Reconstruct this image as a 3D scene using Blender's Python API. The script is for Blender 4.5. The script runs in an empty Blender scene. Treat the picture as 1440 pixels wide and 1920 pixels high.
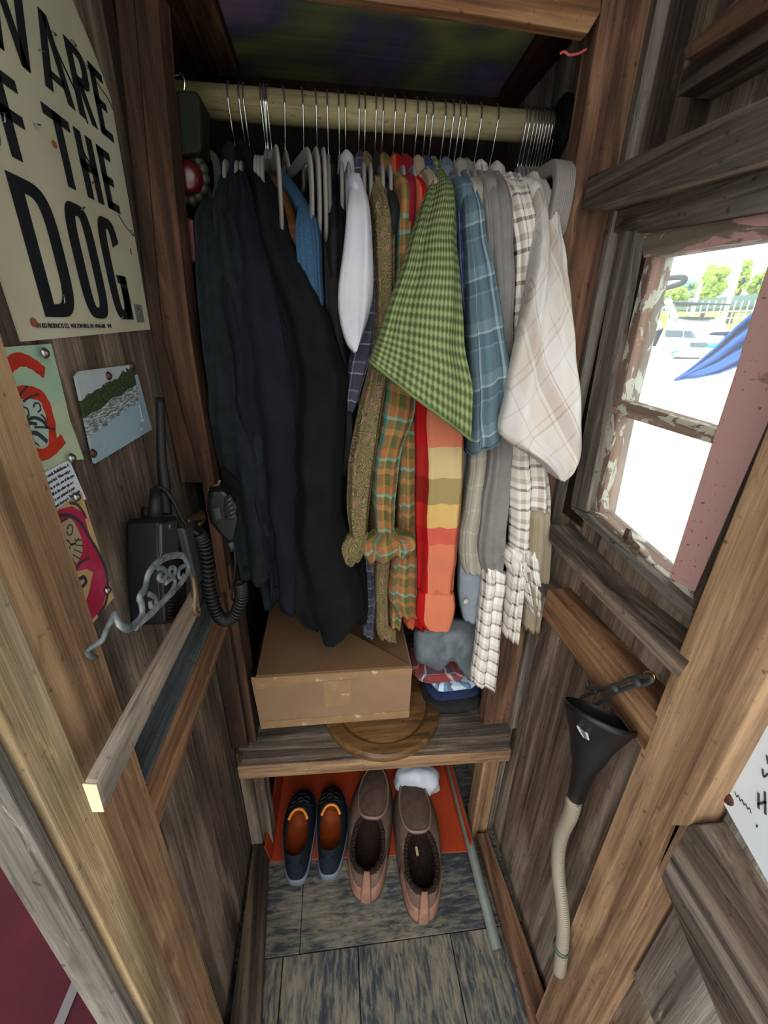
import bpy, bmesh, math, random
import numpy as np
from mathutils import Vector, Matrix, noise
random.seed(7)
S = bpy.context.scene
COL = S.collection
PI = math.pi

# ------------------------------------------------------------------ camera
F = 780.0; H = 1.35
_d = np.array([-40, 1763, 780.0]); _d /= np.linalg.norm(_d)
_g = np.array([-95, 0, 780.0]); _g[1] = -(_g[0]*_d[0]+_g[2]*_d[2])/_d[1]; _g /= np.linalg.norm(_g)
_l = np.cross(_d, _g)
R = np.array([_l, _g, -_d])
O = np.array([0, 0, H])
def P(x, y, ax, v):
    """the point of the plane (axis ax = v, in metres) that the photo shows at x, y"""
    r = R @ np.array([x-720, y-960, F])
    return Vector(O + r*(v-O[ax])/r[ax])
cam = bpy.data.cameras.new('camera'); camo = bpy.data.objects.new('camera', cam); COL.objects.link(camo)
cam.sensor_fit = 'VERTICAL'; cam.sensor_height = 24; cam.lens = F/1920*24; cam.clip_start = .01; cam.clip_end = 500
M = Matrix.Identity(4)
for i in range(3):
    M[i][0] = R[i, 0]; M[i][1] = -R[i, 1]; M[i][2] = -R[i, 2]; M[i][3] = O[i]
camo.matrix_world = M
S.camera = camo
# ------------------------------------------------------------------ light
W = bpy.data.worlds.new('world'); S.world = W; W.use_nodes = True
bg = W.node_tree.nodes['Background']; bg.inputs[0].default_value = (.97, .985, 1, 1); bg.inputs[1].default_value = 3.3
sun = bpy.data.lights.new('sun', 'SUN'); sun.energy = 1.2; sun.angle = .6; sun.color = (1, .97, .9)
suno = bpy.data.objects.new('sun', sun); COL.objects.link(suno); suno.rotation_euler = (math.radians(40), math.radians(-12), 0)
S.view_settings.view_transform = 'Standard'; S.view_settings.look = 'None'
S.view_settings.gamma = 1; S.view_settings.use_curve_mapping = False
S.view_settings.exposure = 0.0

# ------------------------------------------------------------------ helpers
def lin(c):
    return tuple((v/12.92 if v <= .04045 else ((v+.055)/1.055)**2.4) for v in c)
def hx(s):
    return lin([int(s[i:i+2], 16)/255 for i in (0, 2, 4)])+(1,)
def new_mat(name, rough=.8, color=None, metal=0, spec=None):
    m = bpy.data.materials.new(name); m.use_nodes = True
    nt = m.node_tree; b = nt.nodes['Principled BSDF']
    b.inputs['Roughness'].default_value = rough; b.inputs['Metallic'].default_value = metal
    if spec is not None: b.inputs['Specular IOR Level'].default_value = spec
    if color: b.inputs['Base Color'].default_value = hx(color)
    return m, nt, b
class N:
    def __init__(s, nt): s.nt = nt
    def n(s, t, **k):
        o = s.nt.nodes.new(t)
        for a, v in k.items(): setattr(o, a, v)
        return o
    def l(s, a, b): s.nt.links.new(a, b)
    def put(s, inp, v):
        if hasattr(v, 'links'): s.l(v, inp)
        else: inp.default_value = v
    def math(s, op, a, b=0.0, c=None):
        o = s.n('ShaderNodeMath', operation=op); s.put(o.inputs[0], a); s.put(o.inputs[1], b)
        if c is not None: s.put(o.inputs[2], c)
        return o.outputs[0]
    def noise(s, vec, scale=1, detail=4, rough=.5, dist=0):
        o = s.n('ShaderNodeTexNoise'); s.l(vec, o.inputs['Vector']); o.inputs['Scale'].default_value = scale
        o.inputs['Detail'].default_value = detail; o.inputs['Roughness'].default_value = rough; o.inputs['Distortion'].default_value = dist
        return o.outputs[0]
    def map(s, vec, scale=(1, 1, 1), loc=(0, 0, 0), rot=(0, 0, 0)):
        o = s.n('ShaderNodeMapping'); s.l(vec, o.inputs[0]); o.inputs['Scale'].default_value = scale
        o.inputs['Location'].default_value = loc; o.inputs['Rotation'].default_value = rot
        return o.outputs[0]
    def ramp(s, f, stops, mode='LINEAR'):
        o = s.n('ShaderNodeValToRGB'); s.l(f, o.inputs[0]); r = o.color_ramp; r.interpolation = mode
        while len(r.elements) > 1: r.elements.remove(r.elements[0])
        r.elements[0].position = stops[0][0]; r.elements[0].color = hx(stops[0][1]) if isinstance(stops[0][1], str) else (stops[0][1],)*3+(1,)
        for p, c in stops[1:]:
            e = r.elements.new(p); e.color = hx(c) if isinstance(c, str) else (c, c, c, 1)
        return o.outputs[0]
    def mix(s, f, a, b, mode='MIX'):
        o = s.n('ShaderNodeMix', data_type='RGBA', blend_type=mode); s.put(o.inputs[0], f); s.put(o.inputs[6], a); s.put(o.inputs[7], b)
        return o.outputs[2]
    def bump(s, h, b, strength=.5, dist=.002, prev=None):
        o = s.n('ShaderNodeBump'); s.l(h, o.inputs['Height']); o.inputs['Strength'].default_value = strength; o.inputs['Distance'].default_value = dist
        if prev: s.l(prev, o.inputs['Normal'])
        s.l(o.outputs[0], b.inputs['Normal']); return o.outputs[0]

def wood(name, dark, mid, light, grey=None, greyamt=.5, lines=38, stretch=9, rough=.8, bump=.5, contrast=1.0, fine=1.0, crack=.8, knots=0, wear=.6):
    m, nt, b = new_mat(name, rough, spec=.25); g = N(nt)
    tc = g.n('ShaderNodeTexCoord').outputs['Object']
    rnd = g.n('ShaderNodeObjectInfo').outputs['Random']
    comb = g.n('ShaderNodeCombineXYZ'); k = g.math('MULTIPLY', rnd, 37.0)
    for i in range(3): g.l(k, comb.inputs[i])
    add = g.n('ShaderNodeVectorMath', operation='ADD'); g.l(tc, add.inputs[0]); g.l(comb.outputs[0], add.inputs[1]); v = add.outputs[0]
    n1 = g.noise(g.map(v, (.9, stretch, stretch)), 1.0, 3, .45, .4)
    if knots:
        vo = g.n('ShaderNodeTexVoronoi'); g.l(g.map(v, (knots, knots*2.4, knots*2.4)), vo.inputs['Vector']); vo.inputs['Scale'].default_value = 1
        kd = g.math('ADD', vo.outputs['Distance'], g.math('MULTIPLY_ADD', g.noise(v, 40, 2), .12, -.06))
        n1 = g.math('ADD', n1, g.math('MULTIPLY', g.ramp(kd, [(.0, 1.0), (.42, 0.0)]), .16))
    ring = g.math('MULTIPLY_ADD', g.math('SINE', g.math('MULTIPLY', n1, float(lines))), .5, .5)
    ring = g.math('POWER', ring, 1.6)
    st = g.noise(g.map(v, (3, 170, 170)), 1.0, 5, .6)
    st2 = g.noise(g.map(v, (1.2, 45, 45)), 1.0, 4, .6)
    blot = g.noise(g.map(v, (2.2, 7, 7)), 1.0, 4, .6)
    f = g.math('ADD', g.math('MULTIPLY', ring, .34*contrast), g.math('MULTIPLY', st2, .85))
    f = g.math('ADD', f, g.math('MULTIPLY', st, .6*fine))
    f = g.math('SUBTRACT', f, .12+.30*fine)
    col = g.ramp(f, [(.12, dark), (.45, mid), (.85, light)])
    if grey:
        gf = g.ramp(blot, [(.5-.25*greyamt-.05, 0.0), (.72-.25*greyamt, 1.0)])
        gc = g.mix(.55, col, g.ramp(f, [(.15, dark), (.8, grey)]))
        gc = g.mix(.8, gc, g.ramp(f, [(.1, dark), (.8, grey)]))
        col = g.mix(gf, col, gc)
    ck = g.noise(g.map(v, (1.6, 75, 75)), 1, 6, .7, .2)
    col = g.mix(crack, col, g.ramp(ck, [(.33, .22), (.44, 1.0)]), 'MULTIPLY')
    wv = g.noise(g.map(v, (10, 85, 85)), 1, 6, .68, .9)
    col = g.mix(1.0, col, g.ramp(wv, [(.28, .5), (.45, .86), (.62, 1.0)]), 'MULTIPLY')
    col = g.mix(g.ramp(wv, [(.60, 0.0), (.72, wear)]), col, hx(light))
    if knots: col = g.mix(g.ramp(kd, [(.07, .85), (.12, 0.0)]), col, hx(dark))
    sp = g.noise(v, 90, 2, .5)
    col = g.mix(1.0, col, g.ramp(sp, [(.22, .35), (.34, 1.0)]), 'MULTIPLY')
    g.l(col, b.inputs['Base Color'])
    h = g.math('ADD', g.math('MULTIPLY', ring, .5), st)
    g.bump(h, b, bump, .0025)
    return m

def tag(o, label=None, cat=None, group=None, kind=None):
    if label: o['label'] = label
    if cat: o['category'] = cat
    if group: o['group'] = group
    if kind: o['kind'] = kind
    return o
def thing(name, label, cat, loc, group=None, kind=None):
    o = bpy.data.objects.new(name, None); o.location = loc; o.empty_display_size = .03; COL.objects.link(o)
    return tag(o, label, cat, group, kind)
def link(name, me, mats, parent=None, mw=None):
    """mesh in its own frame mw (world)"""
    o = bpy.data.objects.new(name, me); COL.objects.link(o)
    for m in (mats if isinstance(mats, (list, tuple)) else [mats]): me.materials.append(m)
    if mw is not None: o.matrix_basis = mw
    if parent:
        o.parent = parent
        # parent chain: every parent's world matrix is known from WM
        o.matrix_parent_inverse = WM(parent).inverted()
    return o
def WM(o):
    if o.parent: return WM(o.parent) @ o.matrix_parent_inverse @ o.matrix_basis
    if o.type == 'MESH': return o.matrix_basis.copy()
    return Matrix.LocRotScale(o.location, o.rotation_euler, o.scale)
def mesh(name, vs, fs, mats, parent=None, smooth=False, uv=None, mw=None, sharp=None):
    me = bpy.data.meshes.new(name)
    if mw is not None:
        inv = mw.inverted(); vs = [inv @ Vector(v) for v in vs]
    elif True:
        # put the origin at the middle of the geometry
        c = Vector((0, 0, 0))
        for v in vs: c += Vector(v)
        c /= len(vs); mw = Matrix.Translation(c); vs = [Vector(v)-c for v in vs]
    me.from_pydata([tuple(v) for v in vs], [], fs)
    if uv:
        u = me.uv_layers.new(name='UVMap')
        for poly in me.polygons:
            for li, vi in zip(poly.loop_indices, poly.vertices): u.data[li].uv = uv[vi]
    bm = bmesh.new(); bm.from_mesh(me); bmesh.ops.recalc_face_normals(bm, faces=bm.faces); bm.to_mesh(me); bm.free()
    if smooth:
        for p in me.polygons: p.use_smooth = True
    return link(name, me, mats, parent, mw)
def bevel(o, w=.002, seg=2):
    b = o.modifiers.new('bevel', 'BEVEL'); b.width = w; b.segments = seg; b.limit_method = 'ANGLE'; b.angle_limit = math.radians(40)
    return o
def frame(gr, nrm, c):
    x = Vector(gr).normalized(); z = Vector(nrm).normalized()
    if abs(z.dot(x)) > .98: z = x.orthogonal()
    z = (z-x*z.dot(x)).normalized(); y = z.cross(x)
    m = Matrix.Identity(4)
    for i in range(3): m[i][0] = x[i]; m[i][1] = y[i]; m[i][2] = z[i]; m[i][3] = c[i]
    return m
def prism_w(name, pts, off, mat, parent=None, grain=None, bev=.0015):
    """polygon pts (world) pushed along the vector off"""
    pts = [Vector(p) for p in pts]; off = Vector(off); n = len(pts)
    if grain is None:
        best = max(range(n), key=lambda i: (pts[i]-pts[i-1]).length); grain = pts[best]-pts[best-1]
    c = sum(pts, Vector())/n
    mw = frame(grain, off, c)
    vs = pts+[p+off for p in pts]
    fs = [tuple(range(n)), tuple(range(2*n-1, n-1, -1))]+[(i, (i+1) % n, (i+1) % n+n, i+n) for i in range(n)]
    o = mesh(name, vs, fs, mat, parent, mw=mw)
    if bev: bevel(o, bev)
    return o
def prism(name, ax, v, t, px, mat, parent=None, grain=None, bev=.0015):
    off = [0, 0, 0]; off[ax] = t
    return prism_w(name, [P(x, y, ax, v) for x, y in px], off, mat, parent, grain, bev)
def box(name, lo, hi, mat, ga=0, parent=None, bev=.0015, rot=None):
    lo = Vector(lo); hi = Vector(hi)
    vs = [Vector((x, y, z)) for x in (lo.x, hi.x) for y in (lo.y, hi.y) for z in (lo.z, hi.z)]
    c = (lo+hi)/2
    if rot is not None: vs = [c+rot @ (v-c) for v in vs]
    fs = [(0, 1, 3, 2), (4, 6, 7, 5), (0, 4, 5, 1), (2, 3, 7, 6), (0, 2, 6, 4), (1, 5, 7, 3)]
    gr = [0, 0, 0]; gr[ga] = 1; nr = [0, 0, 0]; nr[(ga+1) % 3] = 1
    if rot is not None: gr = rot @ Vector(gr); nr = rot @ Vector(nr)
    o = mesh(name, vs, fs, mat, parent, mw=frame(gr, nr, c))
    if bev: bevel(o, bev)
    return o
def catmull(pts, k):
    pts = [np.array(p, float) for p in pts]; out = []
    for i in range(len(pts)-1):
        p0 = pts[max(i-1, 0)]; p1 = pts[i]; p2 = pts[i+1]; p3 = pts[min(i+2, len(pts)-1)]
        for j in range(k):
            t = j/k
            out.append(.5*((2*p1)+(-p0+p2)*t+(2*p0-5*p1+4*p2-p3)*t*t+(-p0+3*p1-3*p2+p3)*t**3))
    out.append(pts[-1]); return out
def tube_geo(pts, r, seg=10, closed=False, flat=None):
    """r number or list; flat=(normal, factor) squashes the section along normal"""
    pts = [Vector(p) for p in pts]; n = len(pts); vs = []; fs = []
    rr = r if isinstance(r, (list, tuple)) else [r]*n
    up = None
    for i, p in enumerate(pts):
        a = pts[(i-1) % n] if (closed or i) else p; b = pts[(i+1) % n] if (closed or i < n-1) else p
        t = (b-a).normalized()
        if up is None:
            up = t.orthogonal().normalized()
        up = (up-t*up.dot(t)).normalized(); s = t.cross(up)
        for j in range(seg):
            an = 2*PI*j/seg; o = (up*math.cos(an)+s*math.sin(an))*rr[i]
            if flat: nv = Vector(flat[0]).normalized(); o = o-nv*o.dot(nv)*(1-flat[1])
            vs.append(p+o)
    m = n if closed else n-1
    for i in range(m):
        for j in range(seg):
            a = i*seg+j; b = i*seg+(j+1) % seg; c = ((i+1) % n)*seg+(j+1) % seg; d = ((i+1) % n)*seg+j
            fs.append((a, b, c, d))
    if not closed:
        fs.append(tuple(range(seg-1, -1, -1))); fs.append(tuple((n-1)*seg+j for j in range(seg)))
    return vs, fs
def tube(name, pts, r, mat, parent=None, seg=10, closed=False, flat=None, sm=0):
    if sm: pts = [Vector(p) for p in catmull([tuple(p)+((0,) if 0 else ()) for p in pts], sm)]
    if isinstance(r, (list, tuple)) and sm: r = [float(x[0]) for x in catmull([(q,) for q in r], sm)]
    vs, fs = tube_geo(pts, r, seg, closed, flat)
    return mesh(name, vs, fs, mat, parent, smooth=True)
def lathe(name, c, axis, prof, mat, parent=None, seg=32):
    """prof: list of (radius, height along axis)"""
    ax = Vector(axis).normalized(); u = ax.orthogonal().normalized(); w = ax.cross(u); c = Vector(c)
    vs = []; fs = []
    for r, h in prof:
        for j in range(seg):
            a = 2*PI*j/seg; vs.append(c+ax*h+(u*math.cos(a)+w*math.sin(a))*max(r, 1e-5))
    for i in range(len(prof)-1):
        for j in range(seg):
            fs.append((i*seg+j, i*seg+(j+1) % seg, (i+1)*seg+(j+1) % seg, (i+1)*seg+j))
    fs.append(tuple(range(seg-1, -1, -1))); fs.append(tuple((len(prof)-1)*seg+j for j in range(seg)))
    o = mesh(name, vs, fs, mat, parent, smooth=True)
    e = o.modifiers.new('edge', 'EDGE_SPLIT'); e.split_angle = math.radians(40)
    return o
def join_geo(parts):
    vs = []; fs = []
    for v, f in parts:
        k = len(vs); vs += list(v); fs += [tuple(i+k for i in q) for q in f]
    return vs, fs
def ico(c, r, sub=2, sc=(1, 1, 1), nz=0, nf=3, seed=0):
    bm = bmesh.new(); bmesh.ops.create_icosphere(bm, subdivisions=sub, radius=1)
    vs = []
    for v in bm.verts:
        k = 1+nz*noise.noise(v.co*nf+Vector((seed, seed*2.3, 0)))
        vs.append(Vector(c)+Vector((v.co.x*sc[0], v.co.y*sc[1], v.co.z*sc[2]))*r*k)
    fs = [tuple(v.index for v in f.verts) for f in bm.faces]; bm.free()
    return vs, fs

# ------------------------------------------------------------------ materials
M_ply = wood('weathered_plywood', '291f18', '645347', '9d8a7b', knots=2.0, grey='857868', greyamt=.35, lines=22, stretch=6, bump=.8)
M_plyd = wood('dark_weathered_board', '1b1410', '40352a', '72624f', grey='6a6052', greyamt=.4, lines=26, stretch=8, bump=.8)
M_plyr = wood('brown_plywood', '33241b', '745f51', 'a59182', knots=2.4, grey='90846f', greyamt=.4, lines=30, stretch=5, bump=.7)
M_fir = wood('bare_fir', '59402c', '8f7153', 'b3946f', knots=3.2, wear=.3, lines=26, stretch=6, bump=.4, contrast=.7, crack=.35)
M_firlt = wood('pale_worn_fir', '66502f', '9b8058', 'c4a77c', grey='9a8e7a', greyamt=.35, lines=26, stretch=8, bump=.6, crack=.5)
M_red = wood('reddish_fir', '33211a', '5f4330', '85644a', lines=60, stretch=9, bump=.5)
M_orange = wood('orange_fir', '4d3320', '80583a', 'a67f58', grey='6f5d46', greyamt=.2, lines=50, stretch=9, bump=.4, crack=.6)
M_brn = wood('brown_stud', '1e130d', '39271b', '553c2b', lines=44, stretch=11, bump=.5)
M_brn2 = wood('reddish_brown_stud', '26170f', '472e20', '654632', lines=44, stretch=11, bump=.5)
M_grey = wood('grey_driftwood', '332c26', '6b6055', '9c9283', grey='85857c', greyamt=.4, lines=24, stretch=9, bump=.9)
M_blue = wood('blue_grey_board', '2b2e30', '545a5b', '7f8482', grey='64727a', greyamt=.5, lines=20, stretch=9, bump=.7)
M_sill = wood('brown_grey_beam', '241b15', '5d4e40', '917e6c', knots=2.6, grey='7f766a', greyamt=.35, lines=30, stretch=7, bump=.9)
M_strip = wood('pinkish_lumber', '4f4038', '95806c', 'd0bca6', grey='7b7770', greyamt=.35, lines=22, stretch=12, bump=.6)
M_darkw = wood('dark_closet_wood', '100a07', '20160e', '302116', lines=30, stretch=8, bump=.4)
M_darkr = wood('dark_red_wood', '1a0b07', '361a11', '4c2a1c', lines=30, stretch=8, bump=.4)
M_end = new_mat('cut_end', .85, 'cdb48c')[0]
def layered(name, stops, scale, detail=4, rough=.8, coord='Object', st=(1, 1, 1), bump=.3, thr=None):
    m, nt, b = new_mat(name, rough, spec=.3); g = N(nt); tc = g.n('ShaderNodeTexCoord').outputs[coord]
    v = g.map(tc, st); f = g.noise(v, scale, detail, .6, .3); g.l(g.ramp(f, stops), b.inputs['Base Color']); g.bump(f, b, bump, .003); return m
# floor: worn dark paint over plywood
def floor_mat():
    m, nt, b = new_mat('worn_painted_floor', .7, spec=.3); g = N(nt); v = g.n('ShaderNodeTexCoord').outputs['Object']
    a = g.noise(g.map(v, (22, 110, 110)), 1, 6, .7, .6); c = g.noise(g.map(v, (5, 12, 12)), 1, 4, .5)
    f = g.math('ADD', g.math('MULTIPLY', a, .75), g.math('MULTIPLY', c, .45))
    f2 = g.noise(g.map(v, (8, 140, 140)), 1, 4, .5)
    col = g.ramp(f, [(.44, '24282f'), (.54, '373c40'), (.6, '5b5850'), (.72, '7a7263')])
    col = g.mix(.35, col, g.ramp(f2, [(.3, .05), (.7, .5)]), 'OVERLAY')
    g.l(col, b.inputs['Base Color']); g.bump(f, b, .4, .002); return m
M_floor = floor_mat()
def peel(name, paint, under1, under2, amt=.5, scale=14, st=(1, 1, 1)):
    m, nt, b = new_mat(name, .75, spec=.3); g = N(nt); v = g.n('ShaderNodeTexCoord').outputs['Object']
    a = g.noise(g.map(v, st), scale, 6, .6, .6); s = g.noise(g.map(v, (2, 60, 60)), 1, 4, .6)
    un = g.ramp(s, [(.3, under1), (.7, under2)])
    sp = g.noise(v, 160, 3, .5)
    pc = g.mix(1, g.ramp(g.noise(v, 30, 3), [(.3, paint), (.75, paint)]), g.ramp(sp, [(.29, .25), (.36, 1.0)]), 'MULTIPLY')
    f = g.ramp(a, [(amt-.01, 1.0), (amt+.01, 0.0)])
    g.l(g.mix(f, pc, un), b.inputs['Base Color']); g.bump(g.math('ADD', f, g.math('MULTIPLY', s, .5)), b, .5, .0015); return m
M_pink = peel('peeling_pink_paint', 'b08a83', '5b4c40', '857663', .36, 9)
M_pinkm = peel('half_gone_pink_paint', 'b08a83', '584d41', '7f7360', .50, 9, (1, 3, 3))
M_white = peel('flaking_white_paint', 'a9a798', '54463b', '8d7264', .55, 26, (1, 2.5, 2.5))
M_casing = wood('grey_green_casing', '2e251d', '62554a', '8f8272', grey='88847a', greyamt=.35, lines=20, stretch=9, bump=.8)

def cloth(name, c, c2=None, scale=60, rough=.92, bump=.25):
    m, nt, b = new_mat(name, rough, c, spec=.15); g = N(nt); v = g.n('ShaderNodeTexCoord').outputs['Object']
    uv = g.n('ShaderNodeTexCoord').outputs['UV']
    if c2:
        f = g.noise(v, scale, 4, .6); g.l(g.ramp(f, [(.35, c), (.65, c2)]), b.inputs['Base Color'])
    w = g.noise(v, 900, 2, .5); big = g.noise(g.map(v, (1, 1, .35)), 28, 3, .5)
    g.bump(g.math('ADD', g.math('MULTIPLY', w, .12), big), b, bump, .006)
    
    return m
def plaid(name, pu, pv, su, sv, rough=.9, mix=.5, mode='MIX', rot=0, bump=.3):
    """su, sv: constant colour stops across one period in u and v (metres)"""
    m, nt, b = new_mat(name, rough, spec=.15); g = N(nt); t = g.n('ShaderNodeTexCoord'); uv = t.outputs['UV']
    nz = g.n('ShaderNodeTexNoise'); g.l(t.outputs['Object'], nz.inputs['Vector']); nz.inputs['Scale'].default_value = 14
    mx = g.n('ShaderNodeVectorMath', operation='MULTIPLY_ADD'); g.l(nz.outputs['Color'], mx.inputs[0]); mx.inputs[1].default_value = (.008, .008, 0); g.l(uv, mx.inputs[2])
    v = g.map(mx.outputs[0], rot=(0, 0, rot)); s = g.n('ShaderNodeSeparateXYZ'); g.l(v, s.inputs[0])
    def chan(o, p, st): return g.ramp(g.math('FRACT', g.math('DIVIDE', o, p)), st, 'CONSTANT')
    col = g.mix(mix, chan(s.outputs[0], pu, su), chan(s.outputs[1], pv, sv), mode)
    g.l(col, b.inputs['Base Color'])
    big = g.noise(t.outputs['Object'], 30, 3, .5); g.bump(big, b, bump, .006)
    return m
C_navy = cloth('navy_black_wool', '101218', '15181f', 25)
C_black = cloth('black_wool', '0b0b0e', '101114', 25)
C_jean = cloth('black_denim', '14181b', '1b2124', 60)
C_greyc = cloth('grey_cotton', '6f6b66', '787570', 40, bump=.5)
C_bluegrey = cloth('blue_grey_cotton', '737b82', '7d858b', 40, bump=.5)
C_beige = plaid('beige_grey_check', .05, .05, [(0, '8d8778'), (.9, 'a39c8c')], [(0, '8a8476'), (.9, 'a09a8a')])
C_white = cloth('white_cotton', 'b4b2b8', 'bcbac0', 20, bump=.5)
C_brown = cloth('dark_brown_twill', '43301f', '4d3725', 60)
C_rust = cloth('rust_brown_corduroy', '55351c', '633f22', 60)
C_denim = cloth('blue_denim', '2b4257', '365570', 400)
C_char = cloth('charcoal_cotton', '1a1a1b', '252525', 40)
C_tan = cloth('tan_cotton', '8d8069', '988b74', 40)
C_red = cloth('red_cotton', '6e1420', '781826', 30)
C_purple = plaid('purple_plaid', .045, .045, [(0, '35343f'), (.3, '4a4958'), (.42, '85869a'), (.47, '3f3e4c'), (.75, '2f2e38'), (.82, '747588'), (.86, '3a3945')],
                 [(0, '33323c'), (.4, '656578'), (.48, '42414f'), (.8, '8e909e'), (.85, '35343f')])
C_teal = plaid('orange_olive_teal_plaid', .062, .068, [(0, '50502c'), (.22, '8a5a38'), (.5, '5e4c28'), (.56, '4a9488'), (.64, '8a5e3c'), (.88, '96733e')],
               [(0, '484a28'), (.3, '8a5634'), (.55, '4a9a8e'), (.63, '4c5030'), (.85, '92683e')])
C_check = plaid('red_orange_yellow_check', .2, .30, [(0, 'c02c38'), (.36, 'f2e8e0'), (.74, 'd8b0a0')],
                [(0, 'bf7358'), (.22, 'bf7358'), (.38, 'b5a57c'), (.56, '90845a'), (.72, 'c0a468'), (.88, 'b8584a')], mix=1, mode='MULTIPLY')
C_tealgrey = plaid('teal_grey_plaid', .055, .075, [(0, '55656a'), (.34, '46565c'), (.55, '95a6aa'), (.62, '52646a'), (.8, '587078')],
                   [(0, '4c5f66'), (.3, '657880'), (.5, '95a6ac'), (.54, '44565e'), (.78, '687c86'), (.82, '4a5e66')])
C_royal = plaid('royal_blue_plaid', .04, .04, [(0, '2c3858'), (.5, '414f74'), (.7, '7e88a4'), (.76, '26304c')], [(0, '2a3454'), (.6, '485678'), (.8, '232c46')])
C_wpane = plaid('cream_brown_windowpane', .044, .042, [(0, 'c9c2b6'), (.34, '9c9080'), (.6, 'd2cdc2'), (.88, '40342f')],
                [(0, 'cfc9be'), (.4, 'a0968a'), (.62, 'd6d0c8'), (.86, '3f332e')], mix=.5)
C_wpane2 = plaid('white_brown_windowpane', .03, .034, [(0, 'd8d2c8'), (.4, 'b9b0a4'), (.84, '4b3c36')], [(0, 'dcd7ce'), (.5, 'beb6aa'), (.84, '4b3c36')])
C_cream = plaid('cream_tan_plaid', .13, .10, [(0, 'b1a89c'), (.22, '9c8b7b'), (.25, 'b5ada3'), (.3, '8f7d6e'), (.44, '9b8a7b'), (.5, 'b3aca4'), (.53, '8e7d70'), (.55, 'bab6b2'), (.86, 'a59789'), (.88, 'b8b4b0')],
                [(0, 'b8b0a6'), (.3, 'a3968a'), (.33, 'b5aea6'), (.42, 'a09284'), (.46, 'b8b3ad'), (.8, 'aaa093'), (.83, 'bab6b1')], rot=.62)
C_redpl = plaid('red_white_plaid', .05, .045, [(0, '7b3434'), (.4, 'c9b8b0'), (.5, '44485a'), (.8, '8e3f3b')], [(0, '7a3a3a'), (.5, 'b9a49c'), (.62, '4a4a5a')])
C_strip = plaid('blue_white_stripe', .03, .5, [(0, 'b7c4cc'), (.5, '3e6b94'), (.8, '1f2f4e')], [(0, 'b7c4cc'), (.5, '9db3c2')], mix=.25)
C_navyb = cloth('navy_blue_knit', '1b2640', '222e4a', 60)
def paisley():
    m, nt, b = new_mat('brown_paisley', .9, spec=.15); g = N(nt); t = g.n('ShaderNodeTexCoord'); uv = t.outputs['UV']
    nz = g.n('ShaderNodeTexNoise'); g.l(uv, nz.inputs['Vector']); nz.inputs['Scale'].default_value = 45
    mx = g.n('ShaderNodeVectorMath', operation='MULTIPLY_ADD'); g.l(nz.outputs['Color'], mx.inputs[0]); mx.inputs[1].default_value = (.02, .02, 0); g.l(uv, mx.inputs[2])
    vo = g.n('ShaderNodeTexVoronoi'); g.l(mx.outputs[0], vo.inputs['Vector']); vo.inputs['Scale'].default_value = 42
    f = g.math('FRACT', g.math('MULTIPLY', vo.outputs['Distance'], 4.2))
    c = g.ramp(f, [(0, '6a5f3c'), (.3, '4a412c'), (.5, '8a8058'), (.62, '5c4a36'), (.8, '4d4730')], 'CONSTANT')
    sp = g.ramp(g.noise(uv, 60, 2), [(.6, 0.0), (.62, 1.0)])
    g.l(g.mix(sp, c, hx('7c5a50')), b.inputs['Base Color']); g.bump(g.noise(t.outputs['Object'], 30), b, .3, .005); return m
C_paisley = paisley()
def waffle():
    m, nt, b = new_mat('green_waffle_check', .9, spec=.15); g = N(nt); t = g.n('ShaderNodeTexCoord'); s = g.n('ShaderNodeSeparateXYZ'); g.l(t.outputs['UV'], s.inputs[0])
    k = 2*PI/.0125
    a = g.math('MULTIPLY_ADD', g.math('SINE', g.math('MULTIPLY', s.outputs[0], k)), .5, .5)
    c = g.math('MULTIPLY_ADD', g.math('SINE', g.math('MULTIPLY', s.outputs[1], k)), .5, .5)
    f = g.math('MULTIPLY', g.math('ADD', a, c), .5)
    g.l(g.ramp(f, [(.2, '434a2c'), (.5, '606b42'), (.78, '7d8a5e')]), b.inputs['Base Color'])
    n = g.bump(f, b, .7, .0018); g.bump(g.noise(t.outputs['Object'], 24), b, .25, .006, n); return m
C_green = waffle()
M_velvet = new_mat('grey_velvet', .85, '77716b')[0]
M_chrome = new_mat('chrome', .18, 'd5d5d5', metal=1)[0]
M_steel = new_mat('worn_steel', .35, '9a9690', metal=1)[0]
M_blackp = new_mat('black_plastic', .5, '0a0b0d', spec=.35)[0]
M_blackr = new_mat('black_rubber', .6, '0c0d10', spec=.35)[0]
M_greyp = new_mat('grey_plastic', .5, '23272b')[0]
M_zinc = layered('oxidised_zinc', [(.35, '3f464a'), (.5, '5e676b'), (.68, '80827c')], 60, rough=.65, bump=.5); M_zinc.node_tree.nodes['Principled BSDF'].inputs['Metallic'].default_value = .3
M_bronze = new_mat('brown_bronze', .5, '6e5a44', metal=.7)[0]
M_card = layered('brown_cardboard', [(.3, '7b6048'), (.7, '876b52')], 6, rough=.85, bump=.05, st=(1, 1, 1))
M_cardd = layered('cardboard_top', [(.3, '62492f'), (.7, '6c5239')], 6, rough=.85, bump=.05)
M_tape = layered('clear_packing_tape', [(.3, '866a4a'), (.62, '8e7252'), (.68, 'b8a284')], 30, rough=.12, bump=.6, st=(1, 1, 3))
M_paper = layered('aged_metal_sign', [(.3, 'a9a38a'), (.55, 'b9b49c'), (.75, 'c2bfb0')], 5, rough=.5, bump=.1)
M_ink = layered('black_sign_ink', [(.3, '14171c'), (.7, '1d2228')], 30, rough=.45, bump=.05)
M_wpaper = new_mat('white_paper', .9, 'c4cad4')[0]
M_pencil = new_mat('dark_ink', .8, '2a2c33')[0]

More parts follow.
